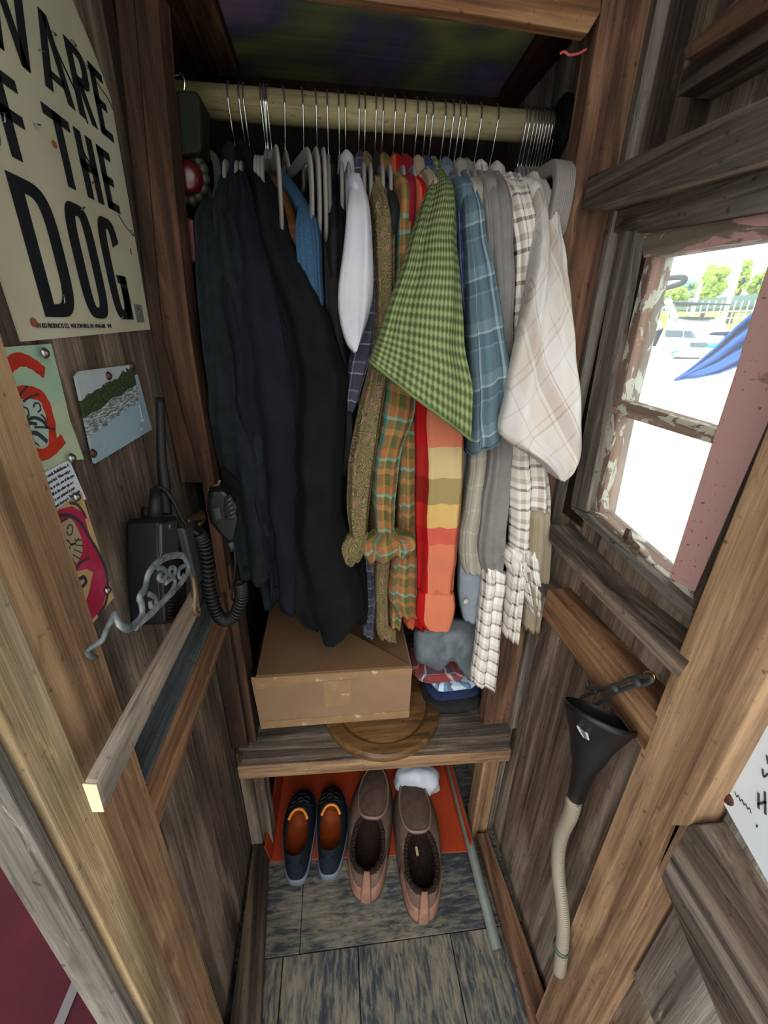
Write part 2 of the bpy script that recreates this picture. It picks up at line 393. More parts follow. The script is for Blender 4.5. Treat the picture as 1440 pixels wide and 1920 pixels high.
# ------------------------------------------------------------------ setting
tn = [0]
def trim(o):
    tn[0] += 1; o.name = 'trim_%d' % tn[0]; o['kind'] = 'structure'; return o
def st(o): o['kind'] = 'structure'; return o
XL, XR = -.265, .43      # wall faces left / right
# floor boards (one object): plywood pieces with dark seams
fl = []
vs, fs = [], []
def addb(vs, fs, lo, hi):
    k = len(vs); vs += [(x, y, z) for x in (lo[0], hi[0]) for y in (lo[1], hi[1]) for z in (lo[2], hi[2])]
    fs += [tuple(i+k for i in f) for f in [(0, 1, 3, 2), (4, 6, 7, 5), (0, 4, 5, 1), (2, 3, 7, 6), (0, 2, 6, 4), (1, 5, 7, 3)]]
cx = [-.3, -.155, .02, .245, .45]
for a, b_ in zip(cx[:-1], cx[1:]): addb(vs, fs, (a+.0012, -.3, -.03), (b_-.0012, .489, 0))
o = mesh('floor', vs, fs, M_floor, mw=frame((0, 1, 0), (0, 0, 1), (0, 0, 0))); st(bevel(o, .001))
vs, fs = [], []
addb(vs, fs, (-.3, .491, -.03), (-.118, 1.25, .001)); addb(vs, fs, (-.1165, .491, -.03), (.45, 1.25, .001)); addb(vs, fs, (-.3, -.3, -.06), (.45, 1.25, -.031))
o = mesh('floor', vs, fs, M_floor, mw=frame((1, 0, 0), (0, 0, 1), (0, 0, 0))); st(bevel(o, .001)); o.name = 'floor_back'
# left wall: panels
st(box('wall_left', (XL-.012, .26, 0), (XL, 1.22, 1.95), M_ply, 2))
# closet back
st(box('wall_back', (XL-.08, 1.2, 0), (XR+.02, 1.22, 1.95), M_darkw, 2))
# right wall around the window
st(box('wall_right', (XR, -.12, 0), (XR+.02, 1.22, 1.056), M_plyr, 2))
o = st(box('wall_right_upper', (XR, -.12, 1.49), (XR+.02, 1.22, 1.95), M_plyd, 2))
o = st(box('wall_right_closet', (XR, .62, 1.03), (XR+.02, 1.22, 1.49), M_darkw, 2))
o = st(box('wall_right_front', (XR, -.12, 1.03), (XR+.02, .335, 1.49), M_plyr, 2))
# closet cheeks inside
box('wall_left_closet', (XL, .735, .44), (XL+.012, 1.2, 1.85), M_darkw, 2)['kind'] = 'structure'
box('wall_right_closet_board', (.415, .705, 0), (XR, 1.2, 1.85), M_casing, 2)['kind'] = 'structure'
def ceilmat():
    m, nt, b = new_mat('painted_dark_plywood', .7); g = N(nt); v = g.n('ShaderNodeTexCoord').outputs['Object']
    a = g.noise(v, 3.2, 2, .5, .8); s = g.noise(g.map(v, (2, 60, 60)), 1, 5, .6)
    c = g.ramp(a, [(.36, 'a3aa66'), (.45, '7e8066'), (.52, '6f6688'), (.62, '9a7c9c')])
    c = g.mix(.5, c, g.ramp(s, [(.3, .12), (.75, .6)]), 'OVERLAY')
    g.l(c, b.inputs['Base Color']); return m
st(box('ceiling', (XL-.08, .70, 1.83), (XR+.02, 1.22, 1.85), ceilmat(), 0))
st(box('ceiling_front', (XL-.1, .0, 1.95), (XR+.1, 1.22, 1.97), M_plyd, 0))
# header above the closet opening
trim(prism('header', 1, .69, .018, [(200, -140), (1125, -60), (1128, 20), (1103, 62), (900, 28), (720, 6), (560, -20), (200, -70)], M_orange, grain=(1, 0, -.05)))
# braces under the closet ceiling
trim(prism_w('brace', [P(300, -10, 2, 1.80), P(395, -10, 2, 1.80), P(450, 150, 2, 1.80), P(345, 130, 2, 1.80)], (0, 0, .028), M_red))
trim(prism_w('brace', [P(1030, 60, 2, 1.80), P(1110, 95, 2, 1.80), P(1020, 205, 2, 1.80), P(935, 200, 2, 1.80)], (0, 0, .028), M_darkr))
# left closet posts (front faces at Y = .70)
trim(prism('post', 1, .70, .04, [(210, -40), (247, -40), (306, 640), (378, 905), (340, 905), (280, 620)], M_brn, grain=(0, 0, 1)))
trim(prism('post', 1, .695, .045, [(247, -40), (292, -40), (302, 80), (330, 380), (358, 635), (402, 912), (430, 1110), (412, 1110), (378, 905), (306, 640)], M_brn2, grain=(0, 0, 1)))
trim(box('post', (-.262, .70, .44), (-.225, .78, .93), M_brn, 2))
trim(box('post', (-.224, .712, .44), (-.208, .78, .93), M_brn, 2))
# lower left posts below the shelf
trim(box('post', (-.262, .715, .02), (-.232, .76, .40), M_ply, 2))
trim(box('post', (-.231, .72, .02), (-.205, .77, .38), M_ply, 2))
# right closet post
trim(box('post', (.347, .703, .445), (.412, .74, 1.83), M_red, 2))
trim(box('post', (.412, .69, .44), (XR, .705, 1.83), M_casing, 2))
trim(box('post', (.36, .69, .0), (.405, .74, .40), M_fir, 2))
# baseboards
o = prism_w('baseboard_left', [P(475, 1583, 2, .035), P(504, 1584, 2, .035), P(486, 1960, 2, .035), P(425, 1960, 2, .035)], (0, 0, -.034), M_plyd); st(o)
o = prism_w('baseboard_right', [P(894, 1563, 2, .035), P(914, 1560, 2, .035), P(1050, 1940, 2, .035), P(1012, 1960, 2, .035)], (0, 0, -.034), M_red); st(o)

# ---- front door posts
trim(box('post', (XL-.0, .2625, -.02), (-.225, .335, 1.95), M_fir, 2))
trim(box('post', (XL-.004, .221, -.02), (-.223, .2615, 1.95), M_firlt, 2))
trim(box('post', (XL+.006, .207, -.25), (-.2265, .2175, 1.95), M_grey, 2))
RP = [(1336+(1100-y)*.381, y) for y in (700, 2000)]
trim(box('post', (.385, .245, -.02), (XR+.0, .332, 1.95), M_fir, 2))
# left rail (2x4) and right rails
trim(box('rail', (XL, .335, .79), (-.226, .70, .862), M_orange, 1))
trim(box('rail', (XL+.001, .336, .8622), (-.228, .70, .866), M_blue, 1))
trim(prism('rail', 0, .385, .045, [(1027, 1104), (1236, 1345), (1210, 1412), (1015, 1151)], M_orange, grain=(0, 1, 0)))
trim(box('rail', (.387, .336, .885), (XR, .665, .892), M_sill, 1))
o = trim(prism('sill', 0, .385, .045, [(1031, 984), (1127, 1098), (1296, 1240), (1272, 1276), (1100, 1100), (1028, 1014)], M_sill, grain=(0, 1, 0)))
trim(prism('beam', 0, .36, .07, [(1102, 332), (1460, 170), (1460, 272), (1090, 392)], M_sill, grain=(0, 1, 0)))
# strips on the right wall between closet post and window
trim(prism('strip', 0, .418, .012, [(1210, -20), (1245, -20), (1175, 330), (1155, 330)], M_casing, grain=(0, 0, 1)))
# board frame up right
trim(prism('corner_board', 0, .37, .06, [(1281, 92), (1410, -30), (1460, -30), (1460, 5), (1284, 112)], M_red, grain=(0, 1, 0)))
trim(prism('corner_board', 0, .385, .045, [(1284, 112), (1460, 5), (1460, 62), (1268, 182)], M_sill, grain=(0, 1, 0)))
# below paper: horizontal 2x4 nearer than the post
trim(prism('rail', 0, .385, .045, [(1257, 1544), (1314, 1546), (1480, 1830), (1480, 1990), (1380, 1990), (1229, 1620)], M_sill, grain=(0, 1, 0)))
st(box('wall_right_panel', (.415, -.12, .48), (XR, .24, 1.35), M_grey, 2))

# ------------------------------------------------------------------ window
win = thing('window_1', None, None, P(1250, 780, 0, .425)); win['kind'] = 'structure'
def wpr(n, v, t, px, m, gr): return prism(n, 0, v, t, px, m, win, gr)
wpr('casing', .416, .03, [(1167, 400), (1200, 400), (1099, 960), (1069, 950)], M_casing, (0, 0, 1))
wpr('head_casing', .416, .03, [(1135, 398), (1460, 300), (1460, 392), (1200, 436), (1150, 436)], M_casing, (0, 1, 0))
wpr('sash_stile', .43, .03, [(1197, 430), (1227, 480), (1160, 770), (1122, 968), (1098, 958), (1140, 740)], M_white, (0, 0, 1))
wpr('sash_rail', .428, .03, [(1198, 434), (1470, 385), (1470, 438), (1440, 446), (1205, 484)], M_pinkm, (0, 1, 0))
wpr('sash_rail', .424, .03, [(1098, 950), (1121, 962), (1254, 1083), (1304, 1108), (1296, 1165), (1270, 1140), (1069, 952)], M_white, (0, 1, 0))
wpr('bottom_casing', .412, .02, [(1069, 950), (1098, 964), (1298, 1140), (1292, 1168)], M_casing, (0, 1, 0))
wpr('sash_stile', .424, .03, [(1470, 400), (1412, 579), (1379, 692), (1333, 833), (1254, 1083), (1300, 1112), (1440, 790), (1520, 600)], M_pink, (0, 0, 1))
wpr('muntin', .428, .022, [(1137, 742), (1344, 805), (1336, 833), (1135, 771)], M_white, (0, 1, 0))
wpr('casing', .414, .03, [(1520, 650), (1440, 788), (1300, 1112), (1300, 1180), (1312, 1190), (1445, 850), (1540, 700)], M_plyd, (0, 0, 1))
mg = bpy.data.materials.new('window_glass'); mg.use_nodes = True; nt = mg.node_tree; nt.nodes.clear(); g = N(nt)
o1 = g.n('ShaderNodeOutputMaterial'); mx = g.n('ShaderNodeMixShader'); tr = g.n('ShaderNodeBsdfTransparent'); gl = g.n('ShaderNodeBsdfGlossy'); fr = g.n('ShaderNodeLayerWeight'); tl = g.n('ShaderNodeBsdfTranslucent'); m2 = g.n('ShaderNodeMixShader')
tr.inputs[0].default_value = (.95, .98, .96, 1); gl.inputs['Roughness'].default_value = .03; fr.inputs[0].default_value = .5; tl.inputs[0].default_value = (.8, .85, .85, 1); m2.inputs[0].default_value = .05
g.l(g.math('MULTIPLY_ADD', g.math('POWER', fr.outputs['Facing'], 5.0), .4, .03), mx.inputs[0]); g.l(tr.outputs[0], m2.inputs[1]); g.l(tl.outputs[0], m2.inputs[2]); g.l(m2.outputs[0], mx.inputs[1]); g.l(gl.outputs[0], mx.inputs[2]); g.l(mx.outputs[0], o1.inputs[0])
wpr('window_pane', .445, .003, [(1190, 440), (1480, 400), (1400, 700), (1330, 830), (1130, 750)], mg, (0, 0, 1))
wpr('window_pane', .445, .003, [(1135, 765), (1340, 830), (1250, 1095), (1105, 975)], mg, (0, 0, 1))
# curled paint flake on the bottom rail
f = [P(1168, 1005, 0, .415), P(1174, 990, 0, .41), P(1182, 992, 0, .405), P(1186, 1010, 0, .41), P(1200, 1025, 0, .415)]
q = [p+Vector((.0, .0, -.018)) for p in f]
o = mesh('paint_flake', f+q, [(i, i+1, i+6, i+5) for i in range(4)], M_plyr); s_ = o.modifiers.new('s', 'SOLIDIFY'); s_.thickness = .001
tag(o, 'curled brown paint flake standing on the bottom rail of the window', 'paint flake')
# ------------------------------------------------------------------ rod, flange, hangers
YR = .92; ZR = P(700, 215, 1, YR).z
M_rod = wood('pale_rod', '9c8f66', 'b5a77c', 'c6b98f', lines=10, stretch=4, bump=.1, fine=.5)
rod = thing('closet_rod', 'thick pale wooden closet rod across the top, full of hangers', 'closet rod', (.1, YR, ZR))
c = [Vector((x, YR, ZR)) for x in (-.252, .405)]
vs, fs = tube_geo(c, .0225, 40); mesh('rod', vs, fs, M_rod, rod, True, mw=frame((1, 0, 0), (0, 0, 1), (0, YR, ZR)))
lathe('flange', (.414, YR, ZR), (-1, 0, 0), [(.047, 0), (.047, .005), (.04, .009), (.029, .011), (.029, .022), (.024, .022)], M_blackp, rod)

def hanger_proto():
    t = thing('clothes_hanger', 'x', 'clothes hanger', (0, YR, ZR), 'grey velvet hangers on the rod')
    o = Vector((0, YR, ZR)); r = .0255
    pts = [o+Vector((0, 0, -.076)), o+Vector((0, -.003, -.055)), o+Vector((0, -.012, -.038))]
    for k in range(-3, 13):
        a = PI+PI*(k)/12*-1 + 0
        a = math.radians(205 - (k+3)*15.5)
        pts.append(o+Vector((0, math.cos(a)*r, math.sin(a)*r)))
    tube('hook', pts, .0014, M_chrome, t, 8, sm=2)
    # flat velvet frame in the YZ plane
    pr = [(0, -.066), (-.014, -.070), (-.028, -.088), (-.034, -.098), (-.10, -.104), (-.175, -.112), (-.198, -.122), (-.207, -.142), (-.204, -.175), (-.196, -.196), (-.178, -.206), (-.09, -.208), (0, -.208)]
    pr = pr + [(-a, b) for a, b in pr[-2:0:-1]]
    pr2 = [p for p in catmull([(a, b, 0) for a, b in pr+[pr[0]]], 3)][:-1]
    vs, fs = tube_geo([o+Vector((0, a, b)) for a, b, _ in pr2], .0095, 10, True, flat=((1, 0, 0), .34))
    mesh('velvet_frame', vs, fs, M_velvet, t, True)
    return t
HP = hanger_proto(); first = [True]
def copy_tree(o, parent=None):
    c = o.copy(); COL.objects.link(c)
    if parent: c.parent = parent; c.matrix_parent_inverse = o.matrix_parent_inverse
    for ch in [q for q in bpy.data.objects if q.parent == o]: copy_tree(ch, c)
    return c
HK = list(HP.children) if False else None
def hang(px, label, rz=0, py=212, sy=1):
    p = P(px, py, 1, YR)
    if first[0]: t = HP; first[0] = False
    else: t = copy_tree(HP)
    t.location = (p.x, YR, ZR); t.rotation_euler = (0, 0, math.radians(rz)); t['label'] = label
    for q in [q for q in bpy.data.objects if q.parent == t and q.name.startswith('velvet_frame')]: q.scale = (1, sy, 1)
    return t
# empties at the right end
names = ['first', 'second', 'third', 'fourth', 'fifth', 'sixth', 'seventh', 'eighth', 'ninth', 'tenth']
for i, x in enumerate([979, 986, 995, 1002, 1008, 1013, 1019, 1025, 1031, 1037]):
    Xt = P(1036+3.9*i, 385, 1, .70).x; X0 = P(x, 235, 1, YR).x
    hang(x, 'empty grey velvet hanger, %s from the left in the tight bunch by the rod flange' % names[i], math.degrees(math.asin((Xt-X0)/.215)), 235, 1.08)
# empties in the left part
hang(566, 'empty grey velvet hanger left of the blue denim shirt, its front end bare', 8)
hang(530, 'empty grey velvet hanger with a bare loop end above the rust brown shirt', 14)
hang(592, 'empty grey velvet hanger hanging just right of the blue denim shirt', 4)
hang(497, 'grey velvet hanger squeezed behind the big empty loop, leftmost of the bare ones', 10)

# ------------------------------------------------------------------ garments
def sg(v, p): return math.copysign(abs(v)**p, v)
def cloth_loft(name, rows, mat, parent, fold=.005, nf=3.0, seed=0, n=44, hem=True, uo=0, pe=.55, hemline=0):
    """rows: (L, R, Yfront, Yback) with L, R world points"""
    vs = []; uv = []; fs = []
    wmax = max((r[1]-r[0]).length for r in rows); v = 0; prev = None
    for k, (L, Rr, yf, yb) in enumerate(rows):
        mid = (L+Rr)/2; half = (Rr-L)/2; d = (yb-yf)
        if prev is not None: v += (mid-prev).length
        prev = mid; tt = v*7
        w = half.length
        for j in range(n):
            a = 2*PI*j/n; cx = sg(math.cos(a), pe); sy = sg(math.sin(a), .75)
            p = mid+half*cx
            y = (yf+yb)/2-d/2*sy
            ph = seed*1.7+.9*math.sin(tt*.5+seed)
            fo = fold*min(1, w/.02)*(math.sin(nf*cx*PI+ph)+.6*math.sin(nf*2.1*cx*PI+ph*2.2+tt*.4))
            nn = noise.noise(Vector((p.x*22+seed*5, p.z*9, seed*3.1)))
            nn2 = noise.noise(Vector((p.x*8+seed*3, p.z*30+p.x*20, seed)))
            y += (fo+fold*1.1*nn+fold*.7*nn2)*(1 if sy > 0 else .3)
            x = p.x+fold*.45*noise.noise(Vector((seed*7.7, cx*.6, p.z*16)))
            vs.append(Vector((x, y, p.z+.0))); 
            af = (j/n) if j <= n else 0
            uv.append((uo+cx*wmax*.62+(0 if sy >= 0 else .013), v))
    m = len(rows)
    if hemline:
        ring = [Vector(q) for q in vs[-n:]]; rm = sum(ring, Vector())/n
        hl = (hemline, [q+(q-rm).normalized()*.0006 for q in ring])
    if hem:
        c0 = len(vs)-n; cen = sum(vs[c0:], Vector())/n
        for sc, dz in ((.86, .004), (.8, .03)):
            for j in range(n):
                q = vs[c0+j]; vs.append(cen+(q-cen)*sc+Vector((0, 0, dz))); uv.append(uv[c0+j])
            m += 1
    for k in range(m-1):
        for j in range(n):
            fs.append((k*n+j, k*n+(j+1) % n, (k+1)*n+(j+1) % n, (k+1)*n+j))
    fs.append(tuple(range(n))); fs.append(tuple((m-1)*n+j for j in range(n-1, -1, -1)))
    o = mesh(name, vs, fs, mat, parent, True, uv)
    if hemline: tube('hem', hl[1], hl[0], mat, o, 6, True)
    return o
def prow(rows, d=.045, k=7):
    """pixel rows (xl, yl, xr, yr, Y) -> world rows"""
    out = []
    for q in catmull(rows, k):
        xl, yl, xr, yr, Y = [float(t) for t in q]
        L = P(xl, yl, 1, Y+.3*d); Rr = P(xr, yr, 1, Y+.3*d); out.append((L, Rr, Y, Y+d))
    return out
def garment(kind, label, cat, hook, sx, sy, pieces, mat, zh=.85, bw=.018, collar=True, bmat=None, hanger=None, group=None, Ys=.73):
    hp = P(hook, 212, 1, YR); sp = P(sx, sy, 1, Ys); bmat = bmat or mat
    zs = min(sp.z, 1.56)
    t = thing(kind, label, cat, (hp.x, YR, zh), group or 'clothes hanging on the rod')
    # body slab: neck -> shoulder -> hem
    rows = []
    prof = [(0, .875, .955, ZR-.082, .012), (.15, .862, .965, ZR-.095, bw*.8), (.5, .80, 1.04, (ZR-.10+zs)/2+.012, bw), (.85, .745, 1.09, zs+.012, bw), (1, Ys-.005, 1.11, zs-.015, bw),
            (1, Ys-.005, 1.12, zs-.10, bw*1.1), (1, Ys, 1.12, (zs+zh)/2, bw*1.15), (1, Ys+.02, 1.12, zh+.1, bw*1.1), (1, Ys+.03, 1.10, zh, bw)]
    for q in catmull(prof, 4):
        f, yf, yb, z, w = q; x = hp.x+(sp.x-hp.x)*min(1, max(0, f))
        rows.append((Vector((x-w, (yf+yb)/2, z)), Vector((x+w, (yf+yb)/2, z)), yf, yb))
    cloth_loft('garment_body', rows, bmat, t, .003, 2, hook*.01, n=32, pe=.8)
    if collar:
        cp = Vector((hp.x, .885, ZR-.10)); 
        rr = []
        for z, w, yf, yb in ((.014, .005, .872, .93), (.004, .013, .855, .95), (-.022, .018, .835, .965), (-.05, .017, .815, .975)):
            rr.append((Vector((hp.x-w, YR, ZR-.078+z)), Vector((hp.x+w, YR, ZR-.078+z)), yf, yb))
        cloth_loft('collar', rr, bmat, t, .002, 1, hook*.02, n=24, hem=False)
    for i, pc in enumerate(pieces):
        nm, rw = pc[0], pc[1]; kw = pc[2] if len(pc) > 2 else {}
        kw = dict(kw); m_ = kw.pop('mat', mat); d = kw.pop('d', .04)
        cloth_loft(nm, prow(rw, d), m_, t, kw.pop('fold', .005), kw.pop('nf', 2.2), hook*.013+i*2.1, **kw)
    if hanger is not None: hang(hook, hanger, 0, 212, .58 if hook < 470 else .74)
    return t
JK = 'jacket'
garment('jacket', 'black jacket with a buttoned sleeve tab, farthest left beside the radio', JK, 435, 405, 385, [
    ('sleeve', [(390, 372, 415, 368, .76), (374, 430, 440, 415, .73), (374, 550, 472, 520, .71), (386, 700, 492, 680, .70), (402, 850, 512, 830, .70), (428, 1000, 522, 990, .70), (447, 1094, 516, 1090, .70)], dict(fold=.012, nf=1.5))],
    C_jean, .78, hanger='grey hanger with chrome hook carrying the leftmost black jacket')
jk = garment('jacket', 'black wool jacket with a dusty lower edge, second from the left', JK, 455, 455, 400, [
    ('sleeve', [(432, 330, 462, 320, .78), (418, 460, 500, 440, .72), (424, 600, 540, 580, .69), (445, 750, 575, 740, .68), (470, 900, 585, 890, .68), (490, 1020, 580, 1010, .68), (507, 1130, 572, 1152, .68)], dict(fold=.015, nf=1.4))],
    C_navy, .80, hanger='grey hanger carrying the black wool jacket second from the left')
garment('suit_coat', 'long black suit coat whose pointed hem hangs over the cardboard box', 'coat', 463, 500, 420, [
    ('coat_front', [(445, 272, 462, 268, .86), (452, 340, 506, 330, .78), (472, 440, 546, 430, .72), (500, 540, 584, 520, .68), (530, 640, 626, 620, .66), (543, 760, 650, 730, .65), (545, 900, 645, 880, .65), (542, 1000, 645, 980, .65), (545, 1090, 672, 1080, .65), (558, 1165, 692, 1150, .65), (590, 1197, 640, 1182, .65)], dict(fold=.018, nf=1.1, d=.06))],
    C_black, .80, hanger='grey hanger carrying the long black suit coat')
garment('shirt', 'dark brown shirt with only a narrow strip showing beside the black coat', 'shirt', 494, 535, 450, [
    ('sleeve', [(520, 440, 542, 438, .76), (527, 530, 562, 530, .75), (540, 610, 566, 610, .75), (550, 700, 570, 700, .75)], {})], C_brown, .95, collar=False, hanger='grey hanger carrying the dark brown shirt')
garment('shirt', 'rust brown shirt sleeve hanging left of the blue denim shirt', 'shirt', 499, 555, 435, [
    ('sleeve', [(540, 425, 558, 420, .74), (546, 480, 578, 470, .72), (562, 570, 585, 570, .72), (576, 650, 588, 650, .72)], dict(fold=.006))], C_rust, 1.0, collar=False, hanger='grey hanger carrying the rust brown shirt')
garment('shirt', 'blue denim shirt between the rust brown sleeve and the black shirts', 'shirt', 505, 580, 400, [
    ('sleeve', [(560, 388, 584, 386, .74), (554, 440, 600, 435, .70), (566, 540, 605, 540, .69), (584, 620, 607, 620, .69), (598, 660, 608, 660, .69)], dict(fold=.006))], C_denim, 1.05, collar=False, hanger='grey hanger carrying the blue denim shirt')
garment('shirt', 'charcoal black shirt hanging just right of the blue denim shirt', 'shirt', 614, 625, 430, [
    ('sleeve', [(603, 440, 626, 435, .75), (603, 560, 640, 540, .72), (606, 680, 650, 660, .71), (625, 800, 664, 760, .71), (640, 900, 664, 860, .71)], {})], C_char, .82, collar=False, hanger='grey hanger carrying the charcoal shirt beside the denim')
garment('shirt', 'black shirt mostly hidden behind the white shirt sleeve', 'shirt', 635, 640, 420, [
    ('sleeve', [(622, 400, 648, 400, .77), (622, 520, 660, 500, .75), (636, 700, 672, 700, .74), (640, 900, 676, 900, .74), (642, 1090, 690, 1100, .74), (652, 1165, 690, 1165, .74)], {})], C_black, .80, collar=False, hanger='grey hanger with its bare end in front of the white shirt')
garment('shirt', 'white dress shirt with a smooth sleeve tapering to a point', 'shirt', 647, 668, 348, [
    ('sleeve', [(658, 330, 676, 332, .76), (650, 390, 692, 385, .70), (642, 470, 699, 460, .68), (633, 555, 700, 545, .67), (637, 605, 693, 590, .67), (650, 645, 682, 625, .67), (664, 662, 670, 655, .67)], dict(fold=.004, nf=1.2, d=.05))], C_white, 1.2, hanger='grey hanger carrying the white dress shirt')
garment('shirt', 'purple and white plaid shirt hanging below the white sleeve', 'shirt', 672, 694, 430, [
    ('sleeve', [(690, 430, 706, 430, .74), (680, 530, 706, 530, .71), (662, 640, 700, 640, .70), (647, 730, 678, 735, .70), (648, 768, 664, 773, .70)], {}),
    ('shirt_tail', [(682, 1040, 703, 1040, .76), (680, 1130, 705, 1130, .76), (679, 1188, 700, 1198, .76)], {})], C_purple, 1.0, hanger='grey hanger carrying the purple plaid shirt')
garment('shirt', 'brown and olive paisley shirt with its cuff turned up', 'shirt', 683, 712, 370, [
    ('sleeve', [(698, 335, 716, 335, .78), (700, 410, 738, 405, .72), (704, 520, 740, 510, .70), (700, 640, 738, 640, .69), (676, 750, 724, 740, .685), (654, 870, 706, 860, .68), (651, 960, 694, 950, .68), (660, 1015, 688, 1010, .68)], dict(fold=.005)),
    ('cuff', [(652, 1005, 690, 1000, .675), (637, 1026, 690, 1014, .665), (640, 1046, 684, 1034, .665), (648, 1064, 674, 1046, .67)], {}),
    ('shirt_tail', [(700, 860, 724, 860, .73), (704, 1000, 736, 1000, .73), (704, 1110, 727, 1110, .73), (705, 1175, 730, 1180, .73), (712, 1192, 744, 1202, .73)], {})], C_paisley, .86, hanger='grey hanger carrying the brown paisley shirt')
garment('shirt', 'black shirt showing as a dark strip right of the paisley sleeve', 'shirt', 703, 742, 380, [
    ('sleeve', [(724, 335, 742, 335, .79), (734, 400, 757, 400, .75), (737, 500, 758, 490, .74), (736, 600, 752, 600, .74)], {})], C_char, .95, hanger='grey hanger carrying the black shirt beside the paisley one')
garment('shirt', 'olive, orange and turquoise plaid shirt with a rolled cuff', 'shirt', 716, 765, 345, [
    ('sleeve', [(752, 330, 778, 335, .78), (745, 410, 778, 405, .73), (741, 520, 770, 510, .71), (736, 620, 780, 640, .70), (720, 740, 780, 760, .69), (706, 850, 752, 850, .68), (698, 930, 742, 940, .68), (706, 1000, 738, 1002, .68)], dict(fold=.006)),
    ('rolled_cuff', [(704, 1000, 744, 998, .665), (680, 1020, 772, 1004, .655), (679, 1036, 778, 1022, .655), (688, 1056, 768, 1034, .66)], dict(fold=.008)),
    ('sleeve', [(748, 760, 784, 780, .71), (746, 900, 786, 900, .71), (744, 1000, 788, 1000, .71), (734, 1060, 786, 1060, .71), (729, 1120, 788, 1130, .71), (744, 1152, 784, 1157, .71)], {}),
    ('shirt_tail', [(730, 1130, 758, 1130, .74), (731, 1172, 752, 1178, .74)], {})], C_teal, .9, hanger='grey hanger carrying the olive and turquoise plaid shirt')
garment('shirt', 'red, orange and yellow checked shirt with a buttoned cuff end', 'shirt', 738, 795, 350, [
    ('shoulder', [(782, 330, 805, 330, .78), (776, 400, 818, 400, .74), (774, 500, 822, 500, .73), (775, 640, 830, 640, .73)], dict(uo=.14)),
    ('sleeve', [(778, 700, 866, 720, .70), (779, 800, 870, 800, .68), (780, 900, 872, 900, .67), (780, 1000, 863, 1000, .67), (783, 1060, 856, 1070, .67), (783, 1112, 852, 1120, .67)], dict(fold=.005, uo=.1)),
    ('cuff', [(784, 1108, 852, 1114, .665), (781, 1135, 854, 1140, .66), (782, 1160, 848, 1168, .66), (796, 1178, 842, 1182, .66)], dict(fold=.001, d=.03, uo=.1)),
    ('shirt_tail', [(760, 1120, 786, 1120, .74), (756, 1172, 800, 1178, .74)], {})], C_check, .9, hanger='grey hanger carrying the red and yellow checked shirt')
garment('shirt', 'red shirt with only its collar showing behind the checked shirt', 'shirt', 756, 770, 345, [], C_red, 1.3, hanger='grey hanger carrying the red collared shirt')
garment('shirt', 'tan shirt with a cream shoulder left of the green waffle shirt', 'shirt', 779, 812, 352, [
    ('shoulder', [(790, 322, 815, 322, .77), (798, 345, 828, 345, .73), (800, 390, 832, 390, .72), (800, 450, 820, 450, .72)], {})], C_tan, 1.2, hanger='grey hanger carrying the tan shirt')
garment('shirt', 'green waffle weave short sleeved shirt in the middle of the rod', 'shirt', 807, 822, 340, [
    ('sleeve', [(806, 326, 832, 328, .76), (797, 366, 852, 362, .69), (770, 450, 862, 450, .64), (742, 540, 868, 550, .61), (716, 615, 878, 650, .60), (703, 650, 888, 735, .60), (694, 678, 883, 826, .60)], dict(fold=.009, nf=1.4, d=.09, n=60, hemline=.0025))], C_green, 1.1, hanger='grey hanger carrying the green waffle shirt')
garment('shirt', 'royal blue plaid shirt showing as crumpled strip by the green sleeve', 'shirt', 795, 868, 400, [
    ('sleeve', [(858, 395, 878, 395, .72), (860, 470, 888, 460, .70), (862, 560, 890, 550, .70), (866, 660, 892, 650, .70), (872, 800, 900, 800, .70), (874, 850, 894, 852, .70)], dict(fold=.008))], C_royal, 1.1, hanger='grey hanger carrying the royal blue plaid shirt')
garment('shirt', 'teal and grey plaid short sleeved shirt right of the green one', 'shirt', 830, 878, 350, [
    ('sleeve', [(862, 332, 880, 332, .77), (866, 390, 900, 380, .71), (872, 480, 916, 465, .68), (878, 570, 932, 550, .66), (882, 670, 946, 645, .65), (882, 770, 957, 725, .65), (880, 850, 963, 800, .65)], dict(fold=.007, d=.06, hemline=.0015))], C_tealgrey, 1.1, hanger='grey hanger carrying the teal plaid shirt')
garment('shirt', 'beige checked shirt with a cuff hanging above the grey buttoned one', 'shirt', 857, 898, 350, [
    ('shoulder', [(876, 325, 898, 325, .79), (886, 370, 916, 365, .75), (892, 460, 924, 450, .74), (898, 600, 930, 600, .73)], dict(mat=C_greyc)),
    ('sleeve', [(890, 760, 930, 760, .71), (880, 860, 924, 850, .705), (872, 940, 916, 930, .70), (862, 1000, 906, 1005, .70), (862, 1050, 906, 1055, .70), (868, 1070, 900, 1074, .70)], {}),
    ], C_beige, .9, hanger='grey hanger carrying the beige checked shirt')
garment('shirt', 'plain grey shirt with a long smooth sleeve, left of the brown plaid', 'shirt', 868, 925, 340, [
    ('sleeve', [(898, 322, 935, 326, .79), (902, 370, 956, 365, .72), (910, 470, 962, 460, .70), (914, 580, 962, 580, .69), (918, 700, 960, 700, .69), (918, 850, 960, 850, .685), (906, 960, 954, 960, .68), (900, 1030, 948, 1040, .68), (906, 1072, 944, 1090, .68)], dict(fold=.005)),
    ], C_greyc, .9, hanger='grey hanger carrying the plain grey shirt')
bs = garment('shirt', 'blue grey shirt whose buttoned cuff hangs over the crumpled grey cloth', 'shirt', 845, 885, 420, [
    ('cuff', [(862, 1050, 908, 1045, .71), (860, 1110, 908, 1110, .71), (868, 1160, 902, 1168, .71)], dict(fold=.003)),
    ('sleeve', [(872, 860, 900, 860, .73), (868, 960, 908, 960, .73), (864, 1055, 908, 1050, .725)], {})], C_bluegrey, .95, collar=False, hanger='grey hanger carrying the blue grey shirt')
